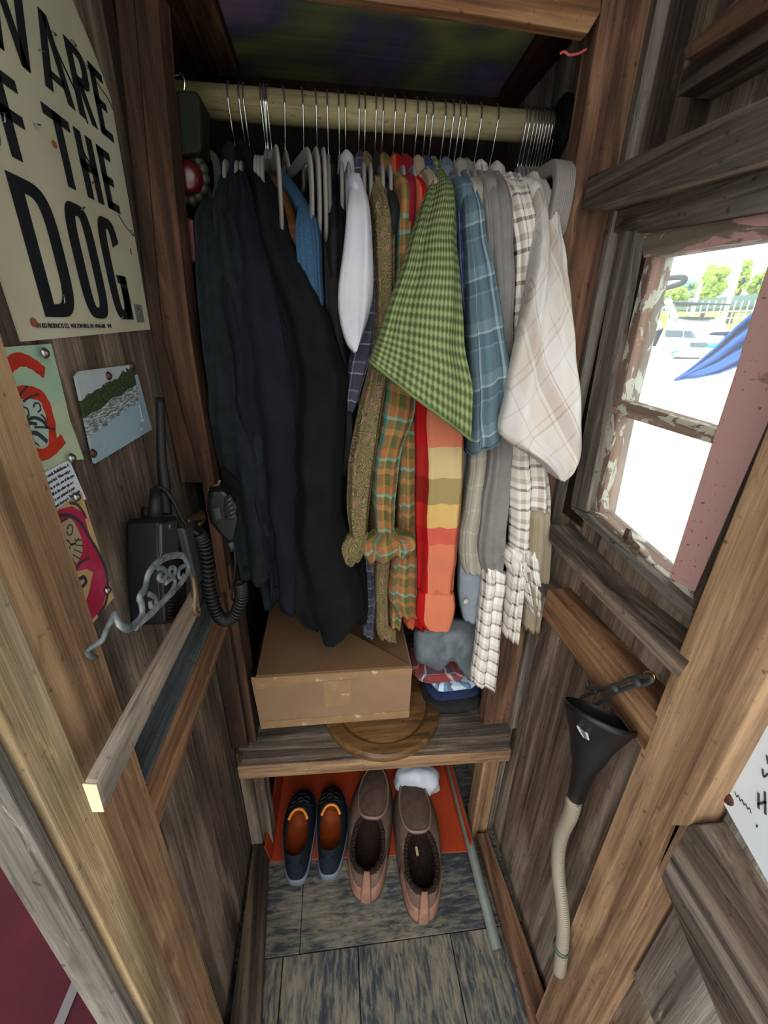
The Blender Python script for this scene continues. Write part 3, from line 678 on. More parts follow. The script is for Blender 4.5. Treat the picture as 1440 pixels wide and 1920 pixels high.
lathe('button', P(873, 1127, 1, .705), (0, -1, 0), [(.0055, 0), (.0055, .003), (.004, .0035)], new_mat('button', .4, 'a5a58c')[0], bs, 16)
garment('shirt', 'brown and cream windowpane plaid shirt with one sleeve rolled', 'shirt', 896, 970, 355, [
    ('sleeve', [(940, 325, 975, 330, .79), (952, 375, 996, 370, .72), (966, 460, 1010, 450, .70), (964, 560, 1004, 550, .69), (962, 660, 1010, 660, .69), (958, 780, 1020, 780, .68), (956, 880, 1030, 870, .67), (958, 960, 1034, 960, .67), (956, 1030, 1020, 1040, .67)], dict(fold=.006)),
    ('rolled_cuff', [(948, 1030, 1004, 1030, .66), (946, 1050, 1006, 1070, .655), (958, 1080, 1010, 1100, .655), (980, 1120, 1006, 1140, .66), (992, 1168, 1002, 1172, .67)], dict(fold=.010, mat=C_wpane2)),
    ('sleeve', [(908, 1060, 952, 1075, .675), (905, 1110, 950, 1100, .675), (898, 1160, 944, 1160, .675), (892, 1220, 938, 1230, .675), (884, 1278, 930, 1290, .675)], dict(fold=.004, mat=C_wpane2)),
    ('shirt_tail', [(958, 1050, 984, 1050, .65), (952, 1130, 978, 1130, .65), (946, 1192, 970, 1205, .65)], dict(mat=C_wpane2))], C_wpane, .9, hanger='grey hanger carrying the brown windowpane plaid shirt')
garment('shirt', 'cream and tan plaid short sleeved shirt in front of the right post', 'shirt', 927, 1012, 350, [
    ('sleeve', [(990, 326, 1018, 328, .77), (1002, 380, 1040, 376, .71), (1004, 450, 1052, 440, .67), (992, 540, 1064, 530, .64), (972, 640, 1078, 630, .62), (952, 740, 1090, 730, .61), (940, 800, 1098, 800, .61), (950, 826, 1096, 850, .61), (1004, 862, 1078, 876, .61), (1042, 897, 1052, 898, .61)], dict(fold=.006, nf=1.5, d=.05, n=60)),
    ('shirt_tail', [(1000, 960, 1030, 960, .655), (988, 1080, 1028, 1080, .655), (982, 1176, 1006, 1184, .655)], dict(mat=C_tan))], C_cream, .95, hanger='grey hanger carrying the cream plaid shirt')

# straps and things hung in the dark upper left corner
tube('belt_loop', [P(x, y, 1, .80) for x, y in [(440, 480), (415, 420), (385, 350), (380, 305), (392, 288), (405, 305), (408, 350), (400, 375)]], .006, cloth('grey_strap', '33342e'), None, 8, sm=4, flat=((0, 1, 0), .4))
tag(bpy.context.scene.objects['belt_loop'], 'grey fabric strap folded into a loop at upper left of the jackets', 'strap')
o = tube('strap_loop', [P(x, y, 1, .79) for x, y in [(452, 470), (430, 420), (412, 385), (410, 365), (420, 360), (430, 372), (448, 440)]], .004, cloth('brown_strap', '4a3222'), None, 8, sm=4)
tag(o, 'thin brown leather strap loop beside the grey strap', 'strap')
# green tackle box hung on a hook
gb = thing('metal_box', 'dark green box hanging from a hook at the left end of the rod', 'box', P(345, 225, 1, .76))
M_gbox = new_mat('olive_paint', .7, '12160a', spec=.2)[0]
o = prism('box_body', 1, .75, .05, [(322, 175), (332, 167), (366, 168), (375, 180), (378, 285), (330, 292), (322, 260)], M_gbox, gb, bev=.004)
tube('hook', [P(x, y, 1, .77) for x, y in [(345, 172), (346, 152), (338, 140), (326, 142)]], .0018, M_chrome, gb, 8, sm=4)
rl = thing('lantern', 'dim red round lamp with a pale knobbed rim in the upper left corner', 'lamp', P(355, 335, 1, .76))
lathe('lens', P(352, 332, 1, .765), (.15, -1, 0), [(.021, 0), (.021, .004), (.016, .010), (.008, .013)], new_mat('red_glass', .3, '42060a')[0], rl)
parts = []
for i in range(13):
    a = 2*PI*i/13; q = P(356+27*math.cos(a), 335+40*math.sin(a), 1, .775); parts.append(ico(q, .0085, 2))
vs, fs = join_geo(parts); mesh('rim', vs, fs, new_mat('pale_beads', .6, '26271f')[0], rl, True)
rt = thing('tin', 'red tin with pale edge half hidden behind the left closet post', 'tin', P(350, 445, 1, .76))
prism('tin_body', 1, .745, .03, [(328, 402), (362, 410), (368, 492), (340, 490)], new_mat('red_tin', .4, '4e1116')[0], rt, bev=.003)
prism('tin_edge', 1, .742, .003, [(328, 402), (333, 402), (344, 490), (340, 490)], new_mat('pale_edge', .5, '8f8a80')[0], rt, bev=0)
o = tube('wire', [P(x, y, 1, .72) for x, y in [(1100, 92), (1085, 100), (1068, 103), (1058, 97), (1050, 101)]], .0016, new_mat('pink_wire', .5, 'b34a50')[0], None, 8, sm=4)
tag(o, 'short pink wire poking out above the right closet post', 'wire')

# ------------------------------------------------------------------ shelf, lid, box, folded clothes
sh = thing('closet_shelf', 'weathered plank shelf with a front beam above the shoes', 'shelf', (.08, .8, .44))
prism_w('shelf_plank', [P(446, 1400, 2, .44), P(958, 1380, 2, .44), P(958, 1362, 2, .44), (.424, 1.2, .44), (-.262, 1.2, .44)], (0, 0, -.03), M_sill, sh, grain=(1, 0, 0), bev=.003)
prism_w('shelf_plank', [P(452, 1425, 2, .425), P(958, 1397, 2, .425), (.415, .74, .425), (-.25, .74, .425)], (0, 0, -.022), M_ply, sh, grain=(1, 0, 0), bev=.003)
a, b_ = P(444, 1440, 2, .402), P(960, 1406, 2, .402)
prism_w('front_beam', [a, b_, b_+Vector((0, .04, 0)), a+Vector((0, .04, 0))], (0, 0, -.042), M_fir, sh, grain=(1, 0, 0), bev=.003)
# lid
M_lid = wood('varnished_oak', '35230f', '5a4125', '7d5c38', lines=30, stretch=6, rough=.35, bump=.2)
cz = .448; cc = P(716, 1325, 2, cz)
ld = thing('round_lid', 'round varnished wooden lid sticking out from under the cardboard box', 'lid', (cc.x, cc.y, .441))
rO = (P(606, 1335, 2, cz)-P(824, 1335, 2, cz)).length/2
o = lathe('lid_rim', (cc.x, cc.y, .441), (0, 0, 1), [(rO-.004, 0), (rO, .004), (rO, .016), (rO-.006, .022), (rO-.03, .023), (rO-.036, .018)], M_lid, ld, 64)
lathe('lid_panel', (cc.x, cc.y, .441), (0, 0, 1), [(rO-.036, .012), (rO-.037, .024), (rO-.05, .027), (.02, .0275)], M_lid, ld, 64)
# cardboard box
bx = thing('cardboard_box', 'taped brown cardboard box on the shelf under the black coats', 'box', (0, .8, .47))
zb = .472; A = P(492, 1367, 2, zb); B = P(767, 1346, 2, zb)
dirx = (B-A); dirx.z = 0; wl = dirx.length; dx = dirx.normalized(); dy = Vector((-dx.y, dx.x, 0))
A2 = P(470, 1272, 1, A.y); hb = A2.z-zb; dep = .26
skew = Vector((A2.x-A.x, 0, 0))
def bxp(u, v, w): return A+dx*u+dy*v+Vector((0, 0, w))+skew*0
hb = .5*(P(470, 1272, 1, A.y).z+P(768, 1252, 1, B.y).z)-zb
t = .004
prism_w('front_panel', [bxp(-.003, 0, 0), bxp(wl, 0, 0), bxp(wl, 0, hb), bxp(-.01, 0, hb)], dy*t, M_card, bx, bev=.0008)
prism_w('back_panel', [bxp(0, dep, 0), bxp(wl, dep, 0), bxp(wl, dep, hb), bxp(0, dep, hb)], dy*t, M_card, bx, bev=.0008)
prism_w('side_panel', [bxp(0, t, 0), bxp(0, dep, 0), bxp(0, dep, hb), bxp(0, t, hb)], dx*t, M_card, bx, bev=.0008)
prism_w('side_panel', [bxp(wl-t, t, 0), bxp(wl-t, dep, 0), bxp(wl-t, dep, hb), bxp(wl-t, t, hb)], dx*t, M_card, bx, bev=.0008)
prism_w('bottom_panel', [bxp(0, 0, 0), bxp(wl, 0, 0), bxp(wl, dep, 0), bxp(0, dep, 0)], (0, 0, .004), M_card, bx, bev=.0008)
prism_w('top_flap', [bxp(.002, .0, hb+.002), bxp(wl, .0, hb+.002), bxp(wl*.6, dep*.48, hb+.006), bxp(wl*.6, dep, hb+.012), bxp(.0, dep, hb+.012)], (0, 0, .004), M_cardd, bx, bev=.0008)
prism_w('inner_flap', [bxp(wl-.002, .004, hb-.004), bxp(wl-.002, dep, hb-.004), bxp(wl*.5, dep, hb-.012), bxp(wl*.5, .1, hb-.012)], (0, 0, .003), M_cardd, bx, bev=.0008)
for (u0, u1, w0, w1) in ((.0, wl*.22, hb*.80, hb*.995), (wl*.22, wl, hb*.86, hb*.995), (wl*.42, wl*.6, hb*.36, hb*.86), (0, wl, .002, hb*.16)):
    prism_w('tape', [bxp(u0, -.0012, w0), bxp(u1, -.0012, w0+.003), bxp(u1, -.0012, w1), bxp(u0, -.0012, w1)], dy*.001, M_tape, bx, bev=0)
# folded stack right of the box
def folded(name, label, px, z, h, mat, seed, d=.16):
    (x0, y0), (x1, y1) = px; a = P(x0, y0, 2, z); b2 = P(x1, y1, 2, z); n = 40
    vs = []; fs = []; uv = []; K = 7
    cen = (a+b2)/2+Vector((0, d/2, 0)); hw = abs(b2.x-a.x)/2
    for k in range(K+1):
        zz = z+h*k/K; bul = .88+.12*math.sin(PI*k/K) if k < K else .82
        for j in range(n):
            an = 2*PI*j/n; r = 1+.10*noise.noise(Vector((math.cos(an)*1.3+seed, math.sin(an)*1.3, k*.35)))
            vs.append(Vector((cen.x+hw*bul*r*sg(math.cos(an), .5), cen.y+d/2*bul*r*sg(math.sin(an), .5), zz+.006*noise.noise(Vector((an*2, seed, k*.3))))))
            uv.append((math.cos(an)*hw+.3*zz, math.sin(an)*d/2+zz))
    for k in range(K):
        for j in range(n): fs.append((k*n+j, k*n+(j+1) % n, (k+1)*n+(j+1) % n, (k+1)*n+j))
    fs.append(tuple(range(n))); fs.append(tuple(K*n+j for j in range(n)))
    o = mesh(name, vs, fs, mat, None, True, uv); return tag(o, label, 'folded clothes', 'folded clothes right of the box')
zs = .441
folded('folded_shirt', 'black folded garment at the bottom of the stack on the shelf', ((795, 1335), (917, 1348)), zs, .030, C_char, 1)
folded('folded_shirt', 'navy blue folded garment above the black one in the stack', ((800, 1312), (915, 1318)), zs+.03, .022, C_navyb, 3, .15)
folded('folded_shirt', 'blue and white striped garment squeezed in the folded stack', ((808, 1295), (906, 1302)), zs+.052, .018, C_strip, 5, .14)
folded('folded_shirt', 'red and white plaid folded shirt on top of the striped one', ((778, 1278), (880, 1288)), zs+.07, .02, C_redpl, 7, .14)
# crumpled grey garment lying on the stack
def crumple(name, outline, Y, d, mat, label, cat, seed):
    cx = sum(p[0] for p in outline)/len(outline); cy = sum(p[1] for p in outline)/len(outline)
    cl = catmull(outline+[outline[0]], 6)[:-1]; n = len(cl); vs = []; fs = []; uv = []; K = 14
    for k in range(K+1):
        f = 1-k/K
        for q in cl:
            x, y = cx+(q[0]-cx)*f, cy+(q[1]-cy)*f
            nn = noise.fractal(Vector((x*.022+seed, y*.022, seed)), .9, 2.0, 4)
            Yy = Y+d*(1-math.sqrt(max(0, 1-f*f)))*.6-.02*nn*(1-f**4)
            vs.append(P(x, y, 1, Yy)); uv.append((x*.001, y*.001))
    for q in cl: vs.append(P(q[0]*.9+cx*.1, q[1]*.9+cy*.1, 1, Y+d)); uv.append((0, 0))
    for k in range(K):
        for j in range(n): fs.append((k*n+j, k*n+(j+1) % n, (k+1)*n+(j+1) % n, (k+1)*n+j))
    for j in range(n): fs.append((j, (j+1) % n, (K+1)*n+(j+1) % n, (K+1)*n+j))
    fs.append(tuple(K*n+j for j in range(n))); fs.append(tuple((K+1)*n+j for j in range(n)))
    o = mesh(name, vs, fs, mat, None, True, uv); return tag(o, label, cat)
crumple('crumpled_shirt', [(776, 1180), (830, 1160), (900, 1165), (930, 1230), (924, 1284), (880, 1275), (850, 1240), (825, 1258), (800, 1248), (778, 1235)], .74, .10, cloth('slate_grey_cotton', '5d6468', '6b7276', 30, bump=.8), 'crumpled slate grey garment on top of the folded stack', 'folded clothes', 3.3)
# ------------------------------------------------------------------ shoes
def outline(n, L, wf, wh, bend=0):
    """footprint, heel at 0, toe at L"""
    out = []
    for j in range(n):
        a = 2*PI*j/n; s = (1-math.cos(a))/2          # 0 heel .. 1 toe
        y = s*L
        base = math.sin(a)
        k = wh+(wf-wh)*min(1, max(0, (s-.2)/.5))
        w = k*sg(base, .72 if s > .5 else .62)
        out.append(Vector((w+bend*math.sin(PI*s)*.006*1, y, 0)))
    return out
def shoe_geo(L, wf, wh, zs, o0, o1, ow, hh, hs, ht, vamp, bend, n=48):
    """returns (outer verts rings, inner rings) in local frame"""
    base = outline(n, L, wf, wh, bend)
    op = []
    for j in range(n):
        a = 2*PI*j/n; s = (1-math.cos(a))/2
        y = o0+(o1-o0)*s; w = ow*sg(math.sin(a), .8)
        z = hh*(1-s)**2+hs*2*s*(1-s)+ht*s*s
        op.append(Vector((w+bend*.004, y, z)))
    rings = []
    K = 10
    for k in range(K+1):
        f = k/K; ring = []
        for j in range(n):
            b = base[j]; q = op[j]; s = b.y/L
            # bulging rise: quick rise near the sole, flatter towards the opening
            g_ = 1-(1-f)**(1.0+1.2*s)
            x = b.x+(q.x-b.x)*(f**(1.6)); y = b.y+(q.y-b.y)*(f**(1.5 if s < .5 else 1.15))
            z = zs+(q.z-zs)*g_
            ring.append(Vector((x, y, z+.004*vamp*math.sin(PI*f)*s)))
        rings.append(ring)
    inner = []
    for f in (0, .25, .6, 1.0):
        ring = []
        for j in range(n):
            q = op[j]; b = base[j]
            x = q.x*(.93) + (b.x*.82-q.x*.93)*min(1, f*1.2)*.7; y = q.y+( (b.y*.9+.01)-q.y)*f*.3
            z = q.z-.002+(zs+.006-q.z)*f
            ring.append(Vector((x, y, z)))
        inner.append(ring)
    return base, rings, inner
def rings_mesh(name, rings, M4, mat, parent, cap=(False, True), smooth=True):
    n = len(rings[0]); vs = [M4 @ v for r in rings for v in r]; fs = []
    for k in range(len(rings)-1):
        for j in range(n): fs.append((k*n+j, k*n+(j+1) % n, (k+1)*n+(j+1) % n, (k+1)*n+j))
    if cap[0]: fs.append(tuple(range(n)))
    if cap[1]: fs.append(tuple((len(rings)-1)*n+j for j in range(n)))
    uv = [(v.x, v.y) for r in rings for v in r]
    return mesh(name, vs, fs, mat, parent, smooth, uv)
def ground(heel, toe, zh, zt, L):
    a = P(heel[0], heel[1], 2, zh); b = P(toe[0], toe[1], 2, zt); a.z = b.z = .003
    d = (b-a); d.z = 0; Ln = d.length; y = d.normalized(); x = Vector((y.y, -y.x, 0))
    m = Matrix.Identity(4)
    for i in range(3): m[i][0] = x[i]; m[i][1] = y[i]; m[i][2] = (0, 0, 1)[i]; m[i][3] = a[i]
    return m, Ln
M_navys = cloth('navy_nubuck', '11171f', '181f28', 60, .8, .15)
M_sole = new_mat('grey_rubber_sole', .6, '5c6874')[0]
M_orl = cloth('orange_leather_lining', '7a3514', '8e4319', 50, .6, .1)
M_tab = new_mat('bright_orange_trim', .6, 'c77a1e')[0]
def laced(label, heel, toe, bend):
    m4, L = ground(heel, toe, .02, .05, 0)
    t = thing('shoe', label, 'shoe', m4.translation, 'navy shoes with orange lining')
    base, rings, inner = shoe_geo(L, .047, .038, .026, .018, L*.56, .031, .100, .072, .105, 1, bend)
    rings_mesh('upper', rings, m4, M_navys, t, (False, False))
    rings_mesh('lining', inner, m4, M_orl, t)
    sr = [[Vector((v.x*s, L*.5+(v.y-L*.5)*(1+(s-1)*.3), z)) for v in base] for s, z in ((.98, 0), (1.07, .006), (1.08, .018), (1.05, .026), (.96, .028))]
    rings_mesh('sole', sr, m4, M_sole, t, (True, True))
    # collar edge
    n = len(rings[-1])
    tube('collar_edge', [m4 @ v for v in rings[-1]], .0022, M_navys, t, 8, True)
    rib = [rings[-1][j] for j in range(n//2-7, n//2+8)]
    tube('tongue_edge', [m4 @ (v+Vector((0, 0, .003))) for v in rib], .0038, M_tab, t, 8)
    # tongue and laces
    tg = []
    for k in range(5):
        y = L*(.56+.05*k); z = .108-.010*k; w = .018+.001*k
        tg.append([Vector((w*math.cos(a), y+.004*math.sin(a), z+.004*math.sin(a))) for a in [2*PI*q/16 for q in range(16)]])
    rings_mesh('tongue', tg, m4, M_navys, t, (True, True))
    for k in range(4):
        y = L*(.60+.05*k); z = .122-.0095*k
        pts = [m4 @ Vector((x, y+.006*((k+i) % 2), z-abs(x)*.4+.004)) for i, x in enumerate((-.026, -.013, 0, .013, .026))]
        tube('lace', pts, .0022, M_blackp, t, 6, sm=3)
    pts = [m4 @ Vector(v) for v in [(0, L*.6, .115), (.02, L*.57, .122), (.036, L*.6, .105), (.034, L*.66, .085)]]
    tube('lace', pts, .0015, M_blackr, t, 6, sm=4)
    pts = [m4 @ Vector(v) for v in [(-.01, L*.6, .115), (-.024, L*.56, .118), (-.040, L*.58, .10), (-.038, L*.63, .084)]]
    tube('lace', pts, .0015, M_blackr, t, 6, sm=4)
    # heel seam
    tube('heel_seam', [m4 @ Vector((x, .006+.012*(1-abs(x)/.02), z)) for x, z in ((-.03, .088), (-.012, .084), (0, .072), (.012, .084), (.03, .088))], .0012, M_blackr, t, 6, sm=4)
laced('left shoe of the dark navy pair with orange lining on the orange tray', (556, 1655), (572, 1475), -1)
laced('right shoe of the dark navy pair with orange lining, beside the brown slipper', (616, 1645), (622, 1468), 1)
def suede(n, a, b): return cloth(n, a, b, 35, .9, .35)
M_sued = suede('brown_suede', '54423a', '655248'); M_sueh = suede('light_brown_suede', '735446', '836253'); M_fur = cloth('dark_brown_fleece', '1c1512', '33261f', 220, .95, .9)
M_pipe = new_mat('brown_piping', .7, '7d6456')[0]
def slipper(label, heel, toe, bend):
    m4, L = ground(heel, toe, .02, .045, 0)
    t = thing('slipper', label, 'slipper', m4.translation, 'brown suede slippers')
    base, rings, inner = shoe_geo(L, .068, .058, .012, .030, L*.47, .047, .088, .070, .10, 2, bend)
    rings_mesh('upper', rings, m4, M_sued, t, (False, False))
    # fleece lining, slightly lumpy
    inn = [[v+Vector((.003*noise.noise(v*260), .003*noise.noise(v*230+Vector((3, 0, 0))), .004*noise.noise(v*200))) for v in r] for r in inner]
    rings_mesh('fleece_lining', inn, m4, M_fur, t)
    n = len(rings[-1])
    vs, fs = join_geo([ico(m4 @ (rings[-1][j]*1.0+Vector((-rings[-1][j].x*.12, 0, -.006))), .0075, 2, (1, 1, 1), .5, 3, j) for j in range(0, n)])
    mesh('fleece_edge', vs, fs, M_fur, t, True)
    sr = [[Vector((v.x*s, L*.5+(v.y-L*.5)*(1+(s-1)*.3), z)) for v in base] for s, z in ((.97, 0), (1.02, .004), (1.02, .010), (.96, .013))]
    rings_mesh('sole', sr, m4, new_mat('dark_sole', .8, '3a2c26')[0], t, (True, True))
    # vamp apron: a raised panel over the toe with piping
    def top(x, y):
        s = (y-L*.42)/(L*.58)
        return .106-.062*max(0, s)**1.8-abs(x)**2*10
    ap = []; K = 9
    bord = []
    for j in range(40):
        a = 2*PI*j/40; yy = L*.675-math.cos(a)*L*.265; w = (.043+.004*math.cos(a*1))*sg(math.sin(a), .75)
        bord.append((w, yy))
    ringsA = []
    for k in range(K):
        f = 1-k/K; ringsA.append([Vector((x*f, L*.66+(y-L*.66)*f, top(x*f, L*.66+(y-L*.66)*f)+.009)) for x, y in bord])
    vmp = rings_mesh('vamp', ringsA, m4, M_sued, t, (False, True))
    rings_mesh('vamp_edge', [[v+Vector((0, 0, dz)) for v in ringsA[0]] for dz in (0, -.012)], m4, M_sued, t, (False, False))
    tube('piping', [m4 @ v for v in ringsA[0]], .0034, M_pipe, vmp, 8, True)
    # heel counter seam strip with pull tab
    strip = [m4 @ Vector(v) for v in [(0, -.003, .012), (0, -.002, .034), (0, .010, .056), (0, .014, .068)]]
    tube('pull_tab', [m4 @ Vector(v) for v in [(0, -.002, .012), (0, .000, .04), (0, .007, .066), (0, .016, .088), (0, .018, .108)]], [.013, .013, .011, .009, .007], M_sueh, t, 12, sm=3, flat=(m4.to_3x3() @ Vector((0, 1, 0)), .35))
    hc = []
    for k in range(6):
        ring = []
        for j in [q % n for q in range(-9, 10)]:
            v = rings[k][j]; ring.append(v+Vector((v.x*.02, -.0012, 0)))
        hc.append(ring)
    vs = [m4 @ v for r in hc for v in r]; w = 19; fs = [(k*w+j, k*w+j+1, (k+1)*w+j+1, (k+1)*w+j) for k in range(5) for j in range(w-1)]
    o = mesh('heel_counter', vs, fs, M_sueh, t, True); s2 = o.modifiers.new('s', 'SOLIDIFY'); s2.thickness = .0015
    return t, m4, L
slipper('left brown suede slipper with dark fleece lining, beside the navy shoes', (686, 1688), (706, 1435), -1)
t, m4, L = slipper('right brown suede slipper standing nearest the camera', (794, 1727), (768, 1450), 1)
box('tag_label', m4 @ Vector((-.003, L*.37, .03)), m4 @ Vector((.002, L*.43, .034)), new_mat('cream_tag', .8, 'b7a57c')[0], 1, t, 0)

# orange tray, red edge, grey pipe, white bag
M_or = layered('orange_plastic', [(.3, '86301a'), (.6, '95381c'), (.8, '752a18')], 8, rough=.45, bump=.05)
tr_ = thing('plastic_tray', 'orange plastic tray on the floor under both pairs of shoes', 'tray', (.06, .8, 0))
a = P(508, 1617, 2, .004); b_ = P(876, 1598, 2, .004)
prism_w('tray_floor', [a, b_, (b_.x-.005, 1.1, .004), (a.x+.01, 1.1, .004)], (0, 0, .003), M_or, tr_)
prism_w('tray_side', [a, a+Vector((.004, 0, 0)), (a.x+.014, 1.1, .004), (a.x+.01, 1.1, .004)], (-.012, 0, .07), M_or, tr_)
prism_w('tray_side', [b_+Vector((-.004, 0, 0)), b_, (b_.x-.005, 1.1, .004), (b_.x-.009, 1.1, .004)], (.012, 0, .05), M_or, tr_)
pa = P(932, 1780, 2, .018); pb = P(846, 1445, 2, .03)
o = tube('grey_pipe', [pb+(pb-pa)*.5, pb, pa], .0125, layered('grey_pipe_plastic', [(.3, '4a504c'), (.7, '5e645e')], 12, rough=.5, bump=.05), None, 20)
tag(o, 'long grey pipe lying on the floor along the right side', 'pipe')
pv = [P(x, y, 2, .05) for x, y in ((735, 1455), (760, 1470), (800, 1480), (822, 1455))]
vs, fs = ico(P(782, 1462, 2, .05), .075, 4, (.95, .8, .8), .18, 2.2, 4)
o = mesh('plastic_bag', vs, fs, layered('white_film', [(.3, 'a9b1ba'), (.7, 'bcc2c8')], 20, rough=.4, bump=.6), None, True)
tag(o, 'white plastic bag tucked behind the right brown slipper', 'bag')

# ------------------------------------------------------------------ sign
XS = -.2625
sg_t = thing('metal_sign', 'cream dog warning sign with bold black letters stapled to the left wall', 'sign', (XS, .55, 1.33))
def yz(y, z, x=XS): return Vector((x, y, z))
sgp = [(.413, 1.333), (.689, 1.341), (.697, 1.478), (.702, 1.60), (.693, 1.612), (.676, 1.632), (.60, 1.70), (.56, 1.74), (.40, 1.74)]
prism_w('sign_plate', [yz(*q) for q in sgp], (-.002, 0, 0), M_paper, sg_t, bev=0)
def G(ch, y0, y1, z0, z1, w):
    """block glyph -> list of quads in (y, z)"""
    H_ = z1-z0; W_ = y1-y0; hb_ = w*.62; q = []
    def r(a, b, c, d): q.append([(a, c), (b, c), (b, d), (a, d)])
    def ring(cy, cz, ry, rz, a0, a1, n=24, pw=.55):
        pts = []
        for i in range(n+1):
            a = math.radians(a0+(a1-a0)*i/n); pts.append((cy+ry*sg(math.cos(a), pw), cz+rz*sg(math.sin(a), pw), cy+(ry-w)*sg(math.cos(a), pw), cz+(rz-hb_)*sg(math.sin(a), pw)))
        for i in range(n):
            A_, B_ = pts[i], pts[i+1]; q.append([(A_[0], A_[1]), (B_[0], B_[1]), (B_[2], B_[3]), (A_[2], A_[3])])
    if ch == 'E': r(y0, y0+w, z0, z1); r(y0, y1, z0, z0+hb_); r(y0, y1, z1-hb_, z1); r(y0, y1-w*.25, (z0+z1-hb_)/2, (z0+z1+hb_)/2)
    elif ch == 'F': r(y0, y0+w, z0, z1); r(y0, y1, z1-hb_, z1); r(y0, y1-w*.2, z0+H_*.45, z0+H_*.45+hb_)
    elif ch == 'T': c_ = (y0+y1)/2; r(y0, y1, z1-hb_, z1); r(c_-w/2, c_+w/2, z0, z1)
    elif ch == 'H': r(y0, y0+w, z0, z1); r(y1-w, y1, z0, z1); r(y0, y1, (z0+z1-hb_)/2, (z0+z1+hb_)/2)
    elif ch == 'O': ring((y0+y1)/2, (z0+z1)/2, W_/2, H_/2, 0, 360, 48)
    elif ch == 'D': r(y0, y0+w, z0, z1); ring(y0+w, (z0+z1)/2, W_-w, H_/2, -90, 90, 24)
    elif ch == 'G':
        ring((y0+y1)/2, (z0+z1)/2, W_/2, H_/2, 22, 350, 48); r(y1-w, y1, z0, z0+H_*.46); r((y0+y1)/2, y1, z0+H_*.46-hb_*.8, z0+H_*.46)
    elif ch == 'A':
        c_ = (y0+y1)/2
        q.append([(y0, z0), (y0+w, z0), (c_+w*.3, z1), (c_-w*.5, z1)]); q.append([(y1-w, z0), (y1, z0), (c_+w*.5, z1), (c_-w*.3, z1)]); r(y0+W_*.25, y1-W_*.25, z0+H_*.18, z0+H_*.18+hb_*.8)
    elif ch == 'W':
        k = W_/4
        for s0, s1 in ((0, 1), (2, 1), (2, 3), (4, 3)):
            a = y0+k*s0; b = y0+k*s1; q.append([(a-w*.45, z1), (a+w*.45, z1), (b+w*.45, z0), (b-w*.45, z0)])
    elif ch == 'R':
        r(y0, y0+w, z0, z1); ring(y0+w*.9, z0+H_*.73, W_-w*.9, H_*.27, -90, 90, 16); q.append([(y1-w, z0), (y1, z0), (y0+w*1.6, z0+H_*.52), (y0+w*.7, z0+H_*.52)])
    elif ch == 'B':
        r(y0, y0+w, z0, z1); ring(y0+w, z0+H_*.73, W_-w, H_*.27, -90, 90, 16); ring(y0+w, z0+H_*.27, W_-w, H_*.27, -90, 90, 16)
    return q
def flat(name, quads, x, mat, parent, th=.0004):
    vs = []; fs = []
    for q in quads:
        k = len(vs); n = len(q)
        vs += [Vector((x, a, b)) for a, b in q]+[Vector((x-th, a, b)) for a, b in q]
        fs += [tuple(range(k, k+n)), tuple(range(k+2*n-1, k+n-1, -1))]+[(k+i, k+(i+1) % n, k+(i+1) % n+n, k+i+n) for i in range(n)]
    return mesh(name, vs, fs, mat, parent)
XT = XS+.0009
for ch, y0, y1 in (('D', .453, .510), ('O', .527, .578), ('G', .591, .639)): flat('letter', G(ch, y0, y1, 1.353, 1.461, .018), XT, M_ink, sg_t)
for ch, y0, y1 in (('O', .425, .460), ('F', .468, .500), ('T', .534, .578), ('H', .586, .622), ('E', .632, .662)): flat('letter', G(ch, y0, y1, 1.474, 1.534, .0135), XT, M_ink, sg_t)
for ch, y0, y1 in (('B', .405, .432), ('E', .438, .462), ('W', .474, .540), ('A', .550, .600), ('R', .608, .646), ('E', .654, .684)): flat('letter', G(ch, y0, y1, 1.551, 1.613, .0125), XT, M_ink, sg_t)
def text(s, size, mw, mat, parent, name='lettering', sx=1, thick=.0):
    cu = bpy.data.curves.new('t', 'FONT'); cu.body = s; cu.size = size; cu.extrude = .0002; cu.offset = thick
    ob = bpy.data.objects.new('t', cu); me = bpy.data.meshes.new_from_object(ob); bpy.data.objects.remove(ob)
    for v in me.vertices: v.co.x *= sx
    o = link(name, me, mat, parent, mw); return o
def wallm(y, z, x, ang=0):
    """text frame on the left wall: reads along +Y"""
    u = Vector((0, math.cos(ang), math.sin(ang))); v = Vector((0, -math.sin(ang), math.cos(ang))); n = u.cross(v)
    m = Matrix.Identity(4)
    for i in range(3): m[i][0] = u[i]; m[i][1] = v[i]; m[i][2] = n[i]; m[i][3] = (x, y, z)[i]
    return m
text('HY-KO PRODUCTS CO.  WALTON HILLS, OH  44146-6508    YP-8', .0058, wallm(.436, 1.3435, XT), M_ink, sg_t, sx=.82)
bq = []
yy = .648
for i, w in enumerate((.002, .001, .0014, .003, .001, .002, .0012, .0025, .001)):
    bq.append([(yy, 1.35), (yy+w, 1.35), (yy+w, 1.372), (yy, 1.372)]); yy += w+.0011
flat('barcode', bq, XT, new_mat('barcode_grey', .6, '5f5f58')[0], sg_t)
text('0 29069', .004, wallm(.632, 1.3455, XT), M_ink, sg_t, sx=.7) if False else None
